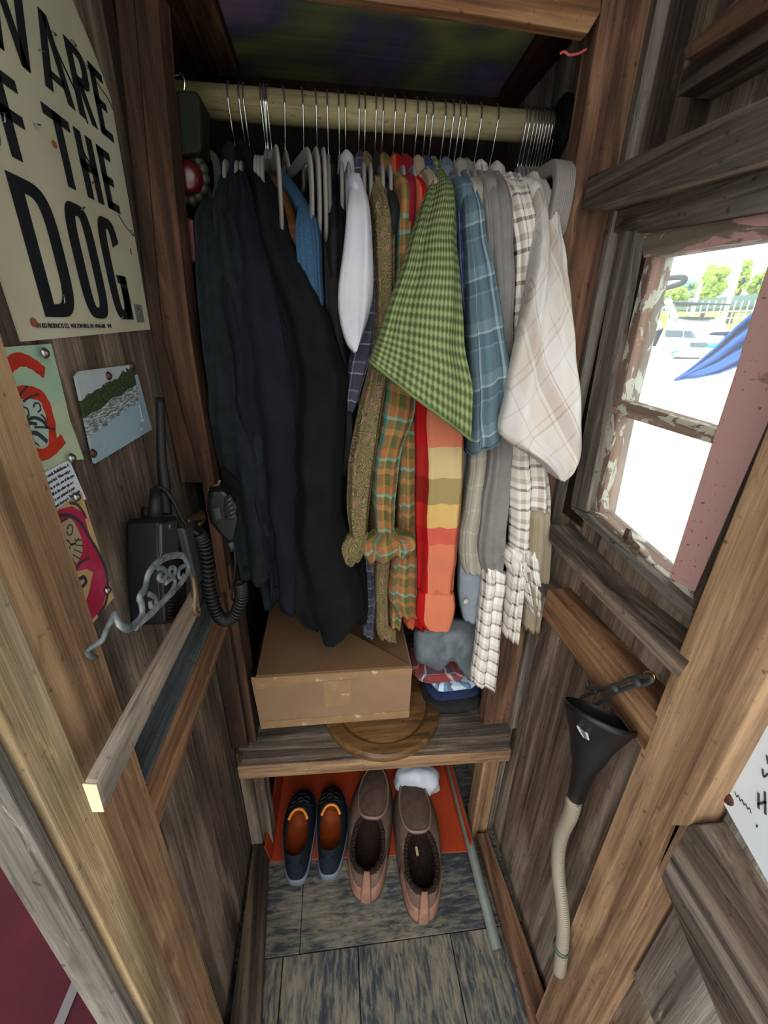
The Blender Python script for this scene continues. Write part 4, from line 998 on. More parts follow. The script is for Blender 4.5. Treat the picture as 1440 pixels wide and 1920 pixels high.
# rust spots, cracks, bent staples
M_rust = new_mat('rust', .8, '8a4a2a')[0]
def blob(cy, cz, r, ry=1, n=9, sd=0):
    return [(cy+r*ry*(1+.3*noise.noise(Vector((i, sd, 0))))*math.cos(2*PI*i/n), cz+r*(1+.4*noise.noise(Vector((i, sd, 5))))*math.sin(2*PI*i/n)) for i in range(n)]
flat('rust_spot', [blob(.434, 1.348, .004, 1.2), blob(.541, 1.505, .003, 1.4, sd=3), blob(.672, 1.435, .004, .5, sd=5)], XT, M_rust, sg_t)
def band(pts, w):
    q = []
    for (a, b) in zip(pts[:-1], pts[1:]):
        d = Vector((b[0]-a[0], b[1]-a[1])); n_ = Vector((-d.y, d.x)).normalized()*w/2
        q.append([(a[0]+n_.x, a[1]+n_.y), (b[0]+n_.x, b[1]+n_.y), (b[0]-n_.x, b[1]-n_.y), (a[0]-n_.x, a[1]-n_.y)])
    return q
for cr_, w_ in (([(.578, 1.603), (.593, 1.585), (.607, 1.572), (.619, 1.560), (.622, 1.548)], .0022), ([(.592, 1.524), (.602, 1.512), (.616, 1.506)], .0018), ([(.668, 1.60), (.69, 1.595), (.70, 1.588)], .001), ([(.655, 1.472), (.67, 1.462), (.69, 1.455)], .0008)):
    flat('crack', band(cr_, w_), XT+.0002, M_blackp, sg_t)
for y, z, a in ((.468, 1.499, 1.2), (.516, 1.511, .3), (.565, 1.459, .5), (.585, 1.603, 0), (.625, 1.614, -.2), (.486, 1.369, 1.2), (.60, 1.49, .4), (.604, 1.357, .7), (.555, 1.577, .3), (.645, 1.605, -.3), (.685, 1.458, -.6), (.655, 1.365, .8)):
    d = Vector((0, math.cos(a), math.sin(a)))*.0035; p = yz(y, z, XT)
    tube('staple', [p-d, p-d+Vector((.0022, 0, 0)), p+d+Vector((.0022, 0, 0)), p+d], .0006, M_steel, sg_t, 6)

# ------------------------------------------------------------------ pictures and notes on the left wall
def pn(pts, x=XS): return [P(a, b, 0, x) for a, b in pts]
def z5(pts): return [(a/3.31, 620+b/3.31) for a, b in pts]
def pyz(pts): return [(p.y, p.z) for p in (P(a, b, 0, XS) for a, b in z5(pts))]
def tack(px, x, mat, name, label, r=.0048):
    c = P(px[0], px[1], 0, x); o = lathe(name, c, (1, 0, 0), [(r, 0), (r*.95, .0012), (r*.6, .003), (.0003, .0038)], mat, None, 20)
    return tag(o, label, 'tack', 'tacks on the left wall')
def card(name, label, cat, quad, mat, th=.0005, x=XS):
    t = thing(name, label, cat, quad[0])
    prism_w('sheet', quad, (-th, 0, 0), mat, t, bev=0); return t
M_aqua = layered('aqua_brushed_paper', [(.35, '9fa88c'), (.5, 'a7b497'), (.62, '8fb09a'), (.75, 'b0b39a')], 3, rough=.9, bump=.03, st=(1, 3, 12))
c1 = card('ink_painting', 'red brush painting of a bearded face on aqua paper, left wall', 'painting', [yz(.30, 1.329), yz(.451, 1.330), yz(.450, 1.30), yz(.447, 1.26), yz(.452, 1.218), yz(.436, 1.222), yz(.30, 1.222)], M_aqua)
M_redi = layered('red_brush_ink', [(.4, 'a32a1c'), (.6, 'b5321f')], 30, rough=.7, bump=.05)
XP = XS+.0004
def ribbon(name, pts, w, mat, parent, x=XP, z=pyz):
    pts = z(pts); c_ = [tuple(p) for p in catmull([(a, b) for a, b in pts], 5)]
    n = len(c_); L_ = []; R_ = []
    for i in range(n):
        a = c_[max(0, i-1)]; b = c_[min(n-1, i+1)]; d = Vector((b[0]-a[0], b[1]-a[1])).normalized(); nn = Vector((-d.y, d.x))*w/2*(1+.18*noise.noise(Vector((i*.8, w*900, 0))))
        L_.append((c_[i][0]+nn.x, c_[i][1]+nn.y)); R_.append((c_[i][0]-nn.x, c_[i][1]-nn.y))
    return flat(name, [[L_[i], L_[i+1], R_[i+1], R_[i]] for i in range(n-1)], x, mat, parent, .0003)
ribbon('red_stroke', [(10, 330), (40, 240), (110, 180), (190, 200), (275, 262)], .011, M_redi, c1)
ribbon('red_stroke', [(20, 395), (110, 385), (200, 385), (265, 420), (305, 520), (325, 640), (320, 735), (260, 770), (170, 745), (100, 720)], .0105, M_redi, c1)
ribbon('red_stroke', [(320, 745), (350, 715), (390, 670)], .010, M_redi, c1, XP+.0002)
flat('face_patch', [pyz([(90, 430), (240, 430), (285, 560), (300, 700), (230, 720), (150, 650), (110, 560)])], XP-.0002, new_mat('pale_aqua', .9, '9fb3a4')[0], c1)
for k, (pt, w) in enumerate([([(115, 500), (135, 475), (165, 485), (175, 520), (150, 545), (125, 530), (115, 500)], .0014), ([(205, 475), (215, 450), (240, 455), (248, 490), (230, 505)], .0014),
        ([(130, 610), (160, 560), (210, 540), (260, 560), (290, 600)], .003), ([(140, 600), (180, 575), (225, 580)], .003), ([(185, 635), (230, 640), (290, 690)], .004), ([(175, 640), (200, 680), (240, 715)], .0016),
        ([(150, 640), (180, 680), (200, 720)], .0015), ([(210, 600), (270, 600), (335, 612)], .002), ([(95, 470), (120, 400), (165, 345)], .0016), ([(140, 440), (185, 410), (240, 395)], .0018), ([(250, 520), (275, 545), (285, 580)], .0016)]):
    ribbon('ink_stroke', pt, w, M_pencil, c1, XP+.0003)
nt_ = card('typed_note', 'small white typed note pinned between the two face paintings', 'note', [P(70, 893, 0, XS+.0012), P(130, 862, 0, XS+.0012), P(162, 936, 0, XS+.0012), P(85, 965, 0, XS+.0012)], M_wpaper, .0004)
na, nb = P(70, 893, 0, XS+.0012), P(130, 862, 0, XS+.0012); ang = math.atan2(nb.z-na.z, nb.y-na.y)
tl = P(74, 893, 0, XS+.0012)
for i, s in enumerate(['of the monk, Bodhidharma. It', 'and good luck. When using a', 'd fill in, or dot, one of the eyes.', 'you fill in the other eye as a', 'goal is not achieved in your', 'u must destroy it. The Daruma', 'ty of your resolutions and']):
    text(s, .0046, wallm(tl.y-.0005+.0006*i, tl.z-.0045-.0058*i, XS+.0016, ang), M_pencil, nt_, 'typed_line', sx=.78)
M_peach = layered('peach_paper', [(.4, 'b39163'), (.6, 'bd9c70')], 10, rough=.9, bump=.03)
c2 = card('ink_painting', 'magenta brush painting of a robed bearded face, lower of the two', 'painting', [yz(.33, 1.187, XS+.002), yz(.429, 1.190, XS+.002), yz(.431, 1.12, XS+.002), yz(.432, 1.058, XS+.002), yz(.33, 1.058, XS+.002)], M_peach, .0004)
M_mag = layered('magenta_ink', [(.35, '9a1f3c'), (.55, 'a82648'), (.75, 'b8506a')], 22, rough=.7, bump=.05)
XQ = XS+.0026
body = pyz([(310, 1170), (350, 1110), (430, 1090), (500, 1130), (540, 1270), (600, 1390), (640, 1500), (650, 1600), (620, 1720), (560, 1790), (500, 1740), (420, 1480), (360, 1280)])
flat('robe', [body], XQ, M_mag, c2)
flat('robe_patch', [pyz([(440, 1500), (520, 1480), (560, 1500), (540, 1600), (510, 1700), (480, 1640), (455, 1560)])], XQ+.0002, M_peach, c2)
flat('face_patch', [pyz([(335, 1240), (370, 1180), (420, 1165), (450, 1200), (490, 1290), (495, 1370), (470, 1430), (420, 1480), (370, 1350)])], XQ+.0002, new_mat('tan_face', .9, '9c8a68')[0], c2)
for pt, w in [([(320, 1160), (370, 1145), (420, 1150), (480, 1190), (540, 1290), (600, 1390), (640, 1490), (652, 1580), (640, 1690), (590, 1770)], .0035), ([(412, 1070), (460, 1080), (500, 1130), (515, 1165)], .0025), ([(340, 1250), (350, 1200), (400, 1165)], .0016),
              ([(395, 1235), (410, 1205), (430, 1220), (425, 1260), (405, 1270), (393, 1245)], .0012), ([(355, 1270), (370, 1310), (385, 1290), (400, 1310)], .0012), ([(400, 1300), (430, 1330), (470, 1290)], .0012), ([(385, 1340), (400, 1380), (420, 1330), (450, 1320)], .0012),
              ([(440, 1300), (490, 1300)], .001), ([(445, 1330), (495, 1335)], .001), ([(440, 1360), (490, 1380)], .001), ([(430, 1390), (480, 1420)], .001), ([(425, 1410), (450, 1450)], .001), ([(440, 1500), (480, 1440), (530, 1415)], .0022), ([(490, 1590), (515, 1560), (500, 1530), (470, 1545)], .004)]:
    ribbon('ink_stroke', pt, w, M_pencil, c2, XQ+.0006)
# harbour photograph: printed picture
def photo_mat():
    m, nt, b = new_mat('harbour_print', .5); g = N(nt); t = g.n('ShaderNodeTexCoord'); s = g.n('ShaderNodeSeparateXYZ'); g.l(t.outputs['UV'], s.inputs[0]); u, v = s.outputs[0], s.outputs[1]
    n1 = g.noise(t.outputs['UV'], 6, 4, .6); n2 = g.noise(g.map(t.outputs['UV'], (14, 40, 1)), 1, 5, .7); n3 = g.noise(t.outputs['UV'], 30, 4, .7)
    vv = g.math('ADD', v, g.math('MULTIPLY', n1, .16)); vv = g.math('SUBTRACT', vv, .08)
    # shoreline rising to the right
    sh_ = g.math('MULTIPLY_ADD', u, .22, .42)
    water = g.ramp(n2, [(.3, '7f98a4'), (.7, '93a9b2')])
    boats = g.ramp(n2, [(.4, '5e6466'), (.5, '9aa2a4'), (.6, 'bcc2c4')], 'CONSTANT')
    trees = g.ramp(n3, [(.35, '1f2a18'), (.55, '33452a'), (.7, '5c6340')])
    sky = g.ramp(n1, [(.3, '9aa3a8'), (.7, 'a9b2b6')])
    rel = g.math('SUBTRACT', vv, sh_)
    c_ = g.mix(g.math('GREATER_THAN', rel, -.12), water, boats)
    c_ = g.mix(g.math('GREATER_THAN', rel, .1), c_, trees)
    c_ = g.mix(g.math('GREATER_THAN', rel, g.math('MULTIPLY_ADD', n1, .5, .06)), c_, sky)
    edge = g.math('GREATER_THAN', u, .88); c_ = g.mix(g.math('MULTIPLY', edge, g.math('LESS_THAN', v, .84)), c_, water)
    g.l(c_, b.inputs['Base Color']); return m
pc = [yz(.470, 1.299, XS+.004), yz(.480, 1.303, XS+.004), yz(.607, 1.300, XS+.004), yz(.618, 1.212, XS+.004), yz(.463, 1.210, XS+.004)]
ph = thing('harbour_postcard', 'pale harbour photograph with trees and boats, pinned left of the radio aerial', 'photograph', pc[-1])
vs = pc+[p+Vector((-.003, 0, 0)) for p in pc]
uvs = [((p.y-.463)/.155, (p.z-1.21)/.092) for p in vs]
n = 5; mesh('print', vs, [tuple(range(n)), tuple(range(2*n-1, n-1, -1))]+[(i, (i+1) % n, (i+1) % n+n, i+n) for i in range(n)], photo_mat(), ph, uv=uvs)
flat('sailboat', [[(.590, 1.228), (.598, 1.228), (.600, 1.231), (.588, 1.231)], [(.5935, 1.231), (.5943, 1.231), (.5943, 1.25), (.5935, 1.25)], [(.583, 1.219), (.588, 1.219), (.589, 1.221), (.582, 1.221)]], XS+.0045, new_mat('boat_white', .6, 'c9cdd0')[0], ph)
M_cop = new_mat('copper_tack', .5, '46291e', metal=.4)[0]
for i, (x, y, m_, s) in enumerate([(83, 662, M_steel, 'steel tack at the top corner of the aqua painting'), (134, 859, M_steel, 'steel tack at the top of the typed note'), (143, 932, M_steel, 'steel tack at the top of the magenta painting'), (201, 1107, M_steel, 'steel tack at the lower corner of the magenta painting'),
        (203, 705, M_cop, 'copper tack in the middle top of the harbour photograph'), (247, 686, M_cop, 'copper tack at the top right corner of the harbour photograph'), (174, 850, M_cop, 'copper tack at the lower left corner of the harbour photograph')]):
    tack((x, y), XS+.0045, m_, 'tack', s)

# ------------------------------------------------------------------ lumber strip, iron hook, radio, microphone
XLm = -.195
lm = thing('lumber_strip', 'pale split lumber strip nailed across the left post, pointing at the camera', 'lumber', P(175, 1490, 0, XLm))
pts = [(154, 1464), (186, 1471), (196, 1522), (179, 1522)]
Y0 = .27; Y1 = .63
a0, a1, a2, a3 = [P(x, y, 1, P(165, 1490, 0, XLm).y) for x, y in ((154, 1467), (182, 1469), (197, 1522), (174, 1522))]
ynear = a0.y
far = P(365, 1105, 0, XLm)
offv = far-(a0+a1)/2
o = prism_w('board', [a0, a1, a2, a3], offv, M_strip, lm, grain=offv, bev=.003)
k = .0008*offv.normalized()
prism_w('cut_end', [p-k for p in (a0*.97+a2*.03, a1*.97+a3*.03, a2*.97+a0*.03, a3*.97+a1*.03)], k, M_end, lm, bev=0)
XH = -.17
hk = thing('iron_hook', 'ornate grey cast iron scroll bracket in front of the radio', 'bracket', P(170, 1230, 0, XH))
def zz(pts, x): return [P(240+a*.2814, 720+b*.2814, 0, x) for a, b in pts]
def z3(pts, x, grow=False): return [P(a/3, 600+b/3, 0, x-(.051*max(0, 1-i/8) if grow else 0)) for i, (a, b) in enumerate(pts)]
tube('bracket_arm', z3([(545, 1900), (510, 1890), (490, 1860), (530, 1830), (575, 1800), (600, 1740), (625, 1690), (650, 1660), (670, 1710), (720, 1735), (770, 1700), (800, 1650), (795, 1590), (785, 1560), (815, 1510), (835, 1430), (880, 1370), (950, 1330), (1020, 1325), (1045, 1350)], XH, True), [.0022, .0025, .0026, .0026, .0028, .003, .003, .0034, .003, .0033, .0033, .0033, .0036, .0036, .0034, .0034, .0036, .0036, .0036, .0028], M_zinc, hk, 12, sm=5, flat=((1, 0, 0), .6))
tube('bracket_arm', z3([(1040, 1345), (1060, 1390), (1040, 1450), (980, 1520), (910, 1590), (850, 1650), (800, 1690), (760, 1730)], XH), .0034, M_zinc, hk, 12, sm=5, flat=((1, 0, 0), .6))
tube('scroll', z3([(885, 1395), (920, 1400), (935, 1430), (915, 1465), (890, 1450), (905, 1425)], XH), .0027, M_zinc, hk, 10, sm=5, flat=((1, 0, 0), .6))
tube('scroll', z3([(930, 1480), (975, 1440), (985, 1400), (960, 1395), (950, 1425), (985, 1470), (960, 1530), (930, 1560)], XH), .0027, M_zinc, hk, 10, sm=5, flat=((1, 0, 0), .6))
tube('scroll', z3([(1040, 1380), (1010, 1400), (1005, 1440), (1025, 1455), (1035, 1430)], XH), .0025, M_zinc, hk, 10, sm=5, flat=((1, 0, 0), .6))
tube('scroll', z3([(835, 1540), (870, 1560), (880, 1600), (850, 1615), (845, 1580)], XH), .0027, M_zinc, hk, 10, sm=5, flat=((1, 0, 0), .6))
lathe('screw', P(168, 1229, 0, -.2205), (1, 0, 0), [(.0036, 0), (.0036, .002), (.002, .003)], M_bronze, hk, 16)

XRd = -.215
rd = thing('handheld_radio', 'black handheld radio with a tall aerial standing on the left rail', 'radio', P(320, 1170, 0, XRd))
def zr(pts): return [(240+a*.2814, 720+b*.2814) for a, b in pts]
prism('body', 0, XRd, -.04, zr([(212, 925), (225, 895), (330, 880), (350, 940), (380, 1120), (400, 1420), (335, 1590), (240, 1600), (215, 1200)]), M_blackp, rd, (0, 0, 1), bev=.004)
prism('face_plate', 0, XRd+.004, -.006, zr([(225, 930), (330, 905), (345, 1120), (230, 1140)]), M_greyp, rd, (0, 0, 1), bev=.002)
bat = prism('battery', 0, XRd+.004, -.006, zr([(235, 1230), (330, 1225), (345, 1560), (250, 1590)]), M_blackr, rd, (0, 0, 1), bev=.002)
for k in range(9):
    a = P(*zr([(270, 1380+22*k)])[0], 0, XRd+.0045); b = P(*zr([(325, 1376+22*k)])[0], 0, XRd+.0045); tube('grip_rib', [a, b], .0012, M_blackr, bat, 6)
tube('aerial', [P(*q, 0, XRd-.018) for q in zr([(245, 870), (245, 760), (240, 640), (225, 500), (218, 300), (214, 95)])], [.0088, .0085, .0075, .0062, .0058, .0055], M_blackr, rd, 14, sm=4)
tube('knob', [P(*q, 0, XRd-.012) for q in zr([(180, 900), (182, 800), (184, 700)])], [.008, .0075, .006], M_blackr, rd, 14)
tube('knob', [P(*q, 0, XRd-.03) for q in zr([(125, 900), (125, 820)])], [.006, .006], M_blackr, rd, 12)
tube('trim_line', [P(*q, 0, XRd+.001) for q in zr([(222, 925), (214, 1020), (216, 1150)])], .0009, M_steel, rd, 6)
lathe('screw', P(*zr([(283, 948)])[0], 0, XRd+.004), (1, 0, 0), [(.004, 0), (.004, .001), (.0022, .0015)], M_steel, rd, 16)
# microphone with cord
XM = -.195
mc = thing('speaker_microphone', 'black speaker microphone with a coiled cord clipped beside the jackets', 'microphone', P(415, 1000, 0, -.2))
YM = .60
mp = [P(*q, 1, YM) for q in zr([(545, 720), (640, 712), (720, 800), (735, 900), (715, 1000), (700, 1065), (655, 1055), (600, 1000), (545, 930), (525, 840), (530, 760)])]
prism_w('housing', mp, (-.006, .028, .004), M_blackp, mc, bev=.006)
prism_w('side_button', [P(*q, 1, YM-.002) for q in zr([(560, 830), (610, 822), (620, 905), (580, 915)])], (0, .006, 0), M_greyp, mc, bev=.0015)
grl = prism_w('grille', [P(*q, 1, YM-.003) for q in zr([(640, 760), (680, 740), (725, 820), (720, 890), (665, 915), (635, 850)])], (0, .006, 0), M_blackr, mc, bev=.002)
for k in range(5):
    a, b = [P(*q, 1, YM-.004) for q in zr([(645, 790+28*k), (690+10*min(k, 3), 755+30*k)])]; tube('grille_bar', [a, b], .0018, M_greyp, grl, 8)
tube('strain_relief', [P(*q, 1, YM+.006) for q in zr([(680, 1050), (700, 1110)])], [.0058, .0045], M_greyp, mc, 12)
tube('clip', [P(*q, 1, YM+.02) for q in zr([(540, 700), (535, 760), (560, 690), (600, 670), (610, 640)])], .0025, M_bronze, mc, 8, sm=3)
path = zr([(470, 1000), (500, 1060), (525, 1180), (535, 1320), (560, 1440), (600, 1540), (650, 1575), (710, 1540), (750, 1450), (755, 1370), (745, 1330)])
cp = [np.array(P(*q, 1, .55)) for q in path]; cc_ = catmull([tuple(p) for p in cp], 60)
turns = 46; hel = []; r = .0082; N_ = len(cc_); upv = Vector((0, 1, 0))
for i in range(N_*2-1):
    f = i/(N_*2-2)*(N_-1); i0 = min(int(f), N_-2); p = Vector(cc_[i0]).lerp(Vector(cc_[i0+1]), f-i0); tg = (Vector(cc_[i0+1])-Vector(cc_[i0])).normalized()
    s = tg.cross(upv).normalized(); u = s.cross(tg); a = 2*PI*turns*i/(N_*2-2); hel.append(p+(s*math.cos(a)+u*math.sin(a))*r)
vs, fs = tube_geo(hel, .0022, 7); mesh('coiled_cord', vs, fs, M_blackr, mc, True)
tube('cord', [P(*q, 1, .57) for q in zr([(710, 1120), (715, 1200), (702, 1300), (690, 1400), (700, 1440), (745, 1380)])], .0018, M_blackr, mc, 8, sm=5)
tube('cord', [P(*q, 1, .545) for q in zr([(185, 700), (200, 685), (250, 710), (300, 780), (350, 880), (400, 960), (470, 1000)])], .0028, M_blackr, mc, 8, sm=5)
prism('belt_clip', 0, -.20, -.012, zr([(375, 960), (430, 945), (500, 1180), (520, 1290), (465, 1345), (440, 1230)]), M_greyp, mc, (0, 0, 1), bev=.003)
o = tube('metal_cleat', [P(*q, 0, -.19) for q in zr([(400, 1240), (430, 1290), (445, 1400), (440, 1500), (465, 1530), (470, 1490)])], [.003, .0035, .004, .0035, .004, .003], M_bronze, None, 10, sm=4); tag(o, 'small bronze hook on the far end of the lumber strip', 'hook')
o = tube('metal_hook', [P(*q, 0, -.235) for q in zr([(400, 915), (440, 890), (480, 880), (490, 850), (500, 900), (470, 935)])], [.003, .005, .006, .003, .005, .003], M_bronze, None, 10, sm=4); tag(o, 'brass coloured wall hook behind the coiled cord', 'hook')

# ------------------------------------------------------------------ right side: hook, bungee, funnel, paper
XF = .375
hk2 = lathe('cup_hook_base', P(1217, 1278, 0, .40), (0, 0, 1), [(.004, 0), (.004, .002)], M_bronze)
bpy.data.objects.remove(hk2)
o = tube('cup_hook', [P(x, y, 0, .392) for x, y in [(1205, 1285), (1215, 1280), (1226, 1275), (1225, 1264), (1214, 1260), (1208, 1264)]], .0018, new_mat('brass', .3, 'b89a4a', metal=1)[0], None, 8, sm=4); tag(o, 'small brass cup hook screwed into the right rail', 'hook')
bn = thing('bungee_cord', 'dark green knotted cord tying the funnel to the brass hook', 'cord', P(1215, 1275, 0, XF))
M_cord = new_mat('dark_green_cord', .7, '1f2724')[0]
tube('cord_loop', [P(x, y, 0, XF) for x, y in [(1100, 1280), (1108, 1292), (1140, 1290), (1165, 1280), (1190, 1270), (1215, 1268), (1222, 1276), (1205, 1284), (1190, 1286), (1150, 1300), (1110, 1325), (1088, 1322), (1090, 1308), (1120, 1296)]], .0028, M_cord, bn, 8, sm=5)
vs, fs = join_geo([ico(P(1154, 1290, 0, XF-.002), .006, 2, (1, 1.2, .9), .3, 4, 2), ico(P(1195, 1278, 0, XF-.002), .006, 2, (1, 1.3, .8), .3, 4, 5)]); mesh('knot', vs, fs, M_cord, bn, True)
# funnel
rl_, rr_ = P(1076, 1308, 0, XF), P(1170, 1376, 0, XF); cen = (rl_+rr_)/2; tip = P(1076, 1508, 0, XF)
fn = thing('funnel', 'black plastic funnel with a white label hanging on the right wall', 'funnel', tip)
axv = (tip-cen); Rf = (rl_-rr_).length/2; Lf = axv.length
axv.normalize(); rimn = Vector((-.35, .15, -.75)).normalized()
def oblique(name, secs, mat, parent, seg=40):
    vs = []; fs = []
    for c_, r_, nrm in secs:
        nrm = Vector(nrm).normalized(); u = nrm.orthogonal().normalized(); ref = mj; u = (ref-nrm*ref.dot(nrm)).normalized(); w = nrm.cross(u)
        for j in range(seg): a = 2*PI*j/seg; vs.append(Vector(c_)+(u*math.cos(a)+w*math.sin(a))*r_)
    for i in range(len(secs)-1):
        for j in range(seg): fs.append((i*seg+j, i*seg+(j+1) % seg, (i+1)*seg+(j+1) % seg, (i+1)*seg+j))
    return mesh(name, vs, fs, mat, parent, True)
XC = .372
cen = P(1123, 1343, 0, XC-.02)
vr = (Vector(O)-cen).normalized(); mj = (P(1172, 1380, 0, XC-.02)-P(1074, 1306, 0, XC-.02)); Rf = mj.length/2*.80; mj.normalize(); qn = (vr-mj*vr.dot(mj)).normalized(); wn = mj.cross(qn)
wn = wn if wn.z > 0 else -wn
up = (qn*.30+wn*.954).normalized(); nrm = -up
axv = (tip-cen).normalized(); Lf = (tip-cen).length
c1_, c2_ = cen+axv*Lf*.46, tip
oblique('cone', [(cen+up*.004, Rf*.96, nrm), (cen+up*.003, Rf, nrm), (cen-up*.003, Rf, nrm), (cen-up*.004, Rf*.95, nrm), (cen+axv*Lf*.22-up*.006, Rf*.62, nrm+axv), (cen+axv*Lf*.40, .024, axv), (cen+axv*Lf*.50, .018, axv), (tip, .0105, axv), (tip-axv*.002, .008, axv), (cen+axv*Lf*.48, .015, axv), (cen+axv*Lf*.22, Rf*.56, nrm+axv), (cen-up*.002, Rf*.92, nrm), (cen+up*.004, Rf*.93, nrm)], M_blackp, fn)
lq = [P(x, y, 0, XC-.052) for x, y in ((1076, 1334), (1086, 1342), (1104, 1363), (1103, 1385), (1092, 1382), (1079, 1362))]
def on_cone(x, y):
    # first point along the view ray that lies within the cone wall
    for i in range(600):
        X = XC-.09+i*.0002; p = P(x, y, 0, X); h = (p-cen).dot(axv)/Lf; q = (p-cen)-axv*((p-cen).dot(axv))
        if h < 0: continue
        rr = Rf*.97+(.024-Rf*.97)*min(1, h/.40)
        if q.length <= rr+.006: return p
    return P(x, y, 0, XC-.05)
tp = [on_cone(1077, 1336), on_cone(1082, 1364), on_cone(1093, 1382)]; tq = [on_cone(1088, 1345), on_cone(1098, 1358), on_cone(1105, 1388)]
o = mesh('label_sticker', tp+tq, [(0, 1, 4, 3), (1, 2, 5, 4)], new_mat('white_label', .7, 'b9bab8')[0], fn); s2 = o.modifiers.new('s', 'SOLIDIFY'); s2.thickness = .0008; s2.offset = 0
o = mesh('label_mark', [a.lerp(b, t_)+Vector((-.0012, -.0006, .0004)) for a, b in ((tp[1], tq[1]), (tp[2], tq[2])) for t_ in (.3, .75)], [(0, 1, 3, 2)], new_mat('label_grey', .7, '55565a')[0], fn); s2 = o.modifiers.new('s', 'SOLIDIFY'); s2.thickness = .0004
def hosemat():
    m, nt, b = new_mat('braided_hose', .5); g = N(nt); v = g.n('ShaderNodeTexCoord').outputs['Object']
    w = g.n('ShaderNodeTexWave', wave_type='BANDS', bands_direction='Z'); g.l(v, w.inputs[0]); w.inputs['Scale'].default_value = 110; w.inputs['Distortion'].default_value = 1
    g.l(g.ramp(w.outputs[1], [(.2, '5f5848'), (.8, '8a8170')]), b.inputs['Base Color']); g.bump(w.outputs[1], b, .3, .001); return m
hs = thing('hose', 'beige braided hose pushed on the funnel spout and hanging to the floor', 'hose', P(1050, 1800, 0, XC))
hpts = [(1076, 1500), (1070, 1525), (1054, 1560), (1047, 1595), (1047, 1640), (1053, 1690), (1056, 1735), (1053, 1785), (1048, 1822)]
tube('tube', [P(x, y, 0, XC-.004) for x, y in hpts], [.0125, .0125, .012, .0115, .0112, .011, .011, .011, .0105], hosemat(), hs, 18, sm=6)
lathe('hose_clamp', P(1053, 1775, 0, XC-.004), (0, 0, 1), [(.0135, -.004), (.0145, -.003), (.0145, .003), (.0135, .004)], new_mat('green_metal', .4, '4d5a48', metal=.5)[0], hs)
# paper with handwriting on the nearer right wall
XPp = .4145
pq = [P(x, y, 0, XPp) for x, y in ((1460, 1270), (1344, 1484), (1460, 1690), (1620, 1900), (1700, 1400))]
pp = thing('handwritten_paper', 'white paper with handwriting tacked to the wall right of the post', 'paper', pq[1])
prism_w('sheet', pq, (.0006, 0, 0), new_mat('white_sheet', .9, 'b9bec0')[0], pp, bev=0)
def pyr(pts): return [(p.y, p.z) for p in (P(900+a*.4272, 1100+b*.4272, 0, XPp-.001) for a, b in pts)]
for pt, w in [([(1222, 905), (1222, 975)], .0022), ([(1250, 900), (1252, 1000)], .0022), ([(1218, 955), (1255, 945)], .0022), ([(1240, 800), (1245, 835), (1264, 820)], .0018), ([(1258, 740), (1264, 780)], .0018),
              ([(1212, 1048), (1218, 1054)], .003)]:
    ribbon('handwriting', pt, w, M_pencil, pp, XPp-.0008, pyr)
import itertools
wav = [(1118+8*i, 905+9*i+(9 if i % 2 else -6)) for i in range(10)]
ribbon('handwriting', wav, .0008, M_pencil, pp, XPp-.0008, pyr)
o = lathe('tack', P(1365, 1497, 0, XPp), (-1, 0, 0), [(.007, 0), (.0065, .0015), (.003, .003)], M_cop, None, 20); tag(o, 'dark copper tack in the corner of the handwritten paper', 'tack')

# ------------------------------------------------------------------ outside: red deck left, marina right
M_rd = layered('red_painted_deck', [(.3, '2b0a11'), (.7, '3a0e17')], 3, rough=.85, bump=.03); M_rd.node_tree.nodes['Principled BSDF'].inputs['Specular IOR Level'].default_value = .1
st(box('floor_outside', (-6, -3, -.26), (-.31, 4, -.2), M_rd, 1))
M_gr = new_mat('grey_seam', .6, '3a3539')[0]
for (x0, y0, x1, y1) in ((-70, 1640, 45, 1510), (95, 1960, 165, 1790)):
    a = P(x0, y0, 2, -.199); b = P(x1, y1, 2, -.199); d = (b-a).normalized(); a = a-d*.5; b = b+d*1.2; n_ = Vector((-d.y, d.x, 0))*.012
    trim(prism_w('seam', [a-n_, a+n_, b+n_, b-n_], (0, 0, .003), M_gr, bev=0))
M_wat = new_mat('greenish_water', .15, '98a07a')[0]
st(box('ground_water', (.6, -60, -1.7), (140, 160, -1.6), M_wat, 0, bev=0))
M_gel = new_mat('white_gelcoat', .35, 'd8dadc')[0]; M_dk = new_mat('dark_trim', .5, '30343a')[0]; M_win = new_mat('tinted_glass', .2, '4e5f70')[0]
def ex(X, t, px, mat, parent, name, bev=.01): return prism(name, 0, X, t, px, mat, parent, bev=bev)
def zw(pts): return [(1160+a/4.8, 420+b/4.8) for a, b in pts]
# near white boat: deck plane below the window
wb = thing('white_boat', 'huge white boat hull right outside the window, washed out by light', 'boat', (2.0, 1.2, .2))
xs = [.75, 1.1, 1.8, 3.2, 4.6, 5.2]; vs = []; fs = []
for i in range(13):
    y = -1.6+i*.95
    for x, z in zip(xs, (.05, .45, .68, .86, .98, 1.0)): vs.append(Vector((x+.03*math.sin(y), y, z)))
    for x, z in ((5.0, -1.55), (1.1, -1.55)): vs.append(Vector((x, y, z)))
w = 8
for i in range(12):
    for j in range(w): fs.append((i*w+j, i*w+(j+1) % w, (i+1)*w+(j+1) % w, (i+1)*w+j))
fs.append(tuple(range(w))); fs.append(tuple(12*w+j for j in range(w)))
mesh('hull', vs, fs, M_gel, wb, True)
M_tarp = cloth('blue_tarp', '2f62b4', '3a6ec4', 4, .5, .3)
ntp = zw([(505, 1405), (700, 1250), (900, 1080), (1050, 920), (1230, 770), (1420, 600), (1500, 1000), (1260, 1210), (1060, 1290), (900, 1355), (780, 1375), (690, 1390), (600, 1398)])
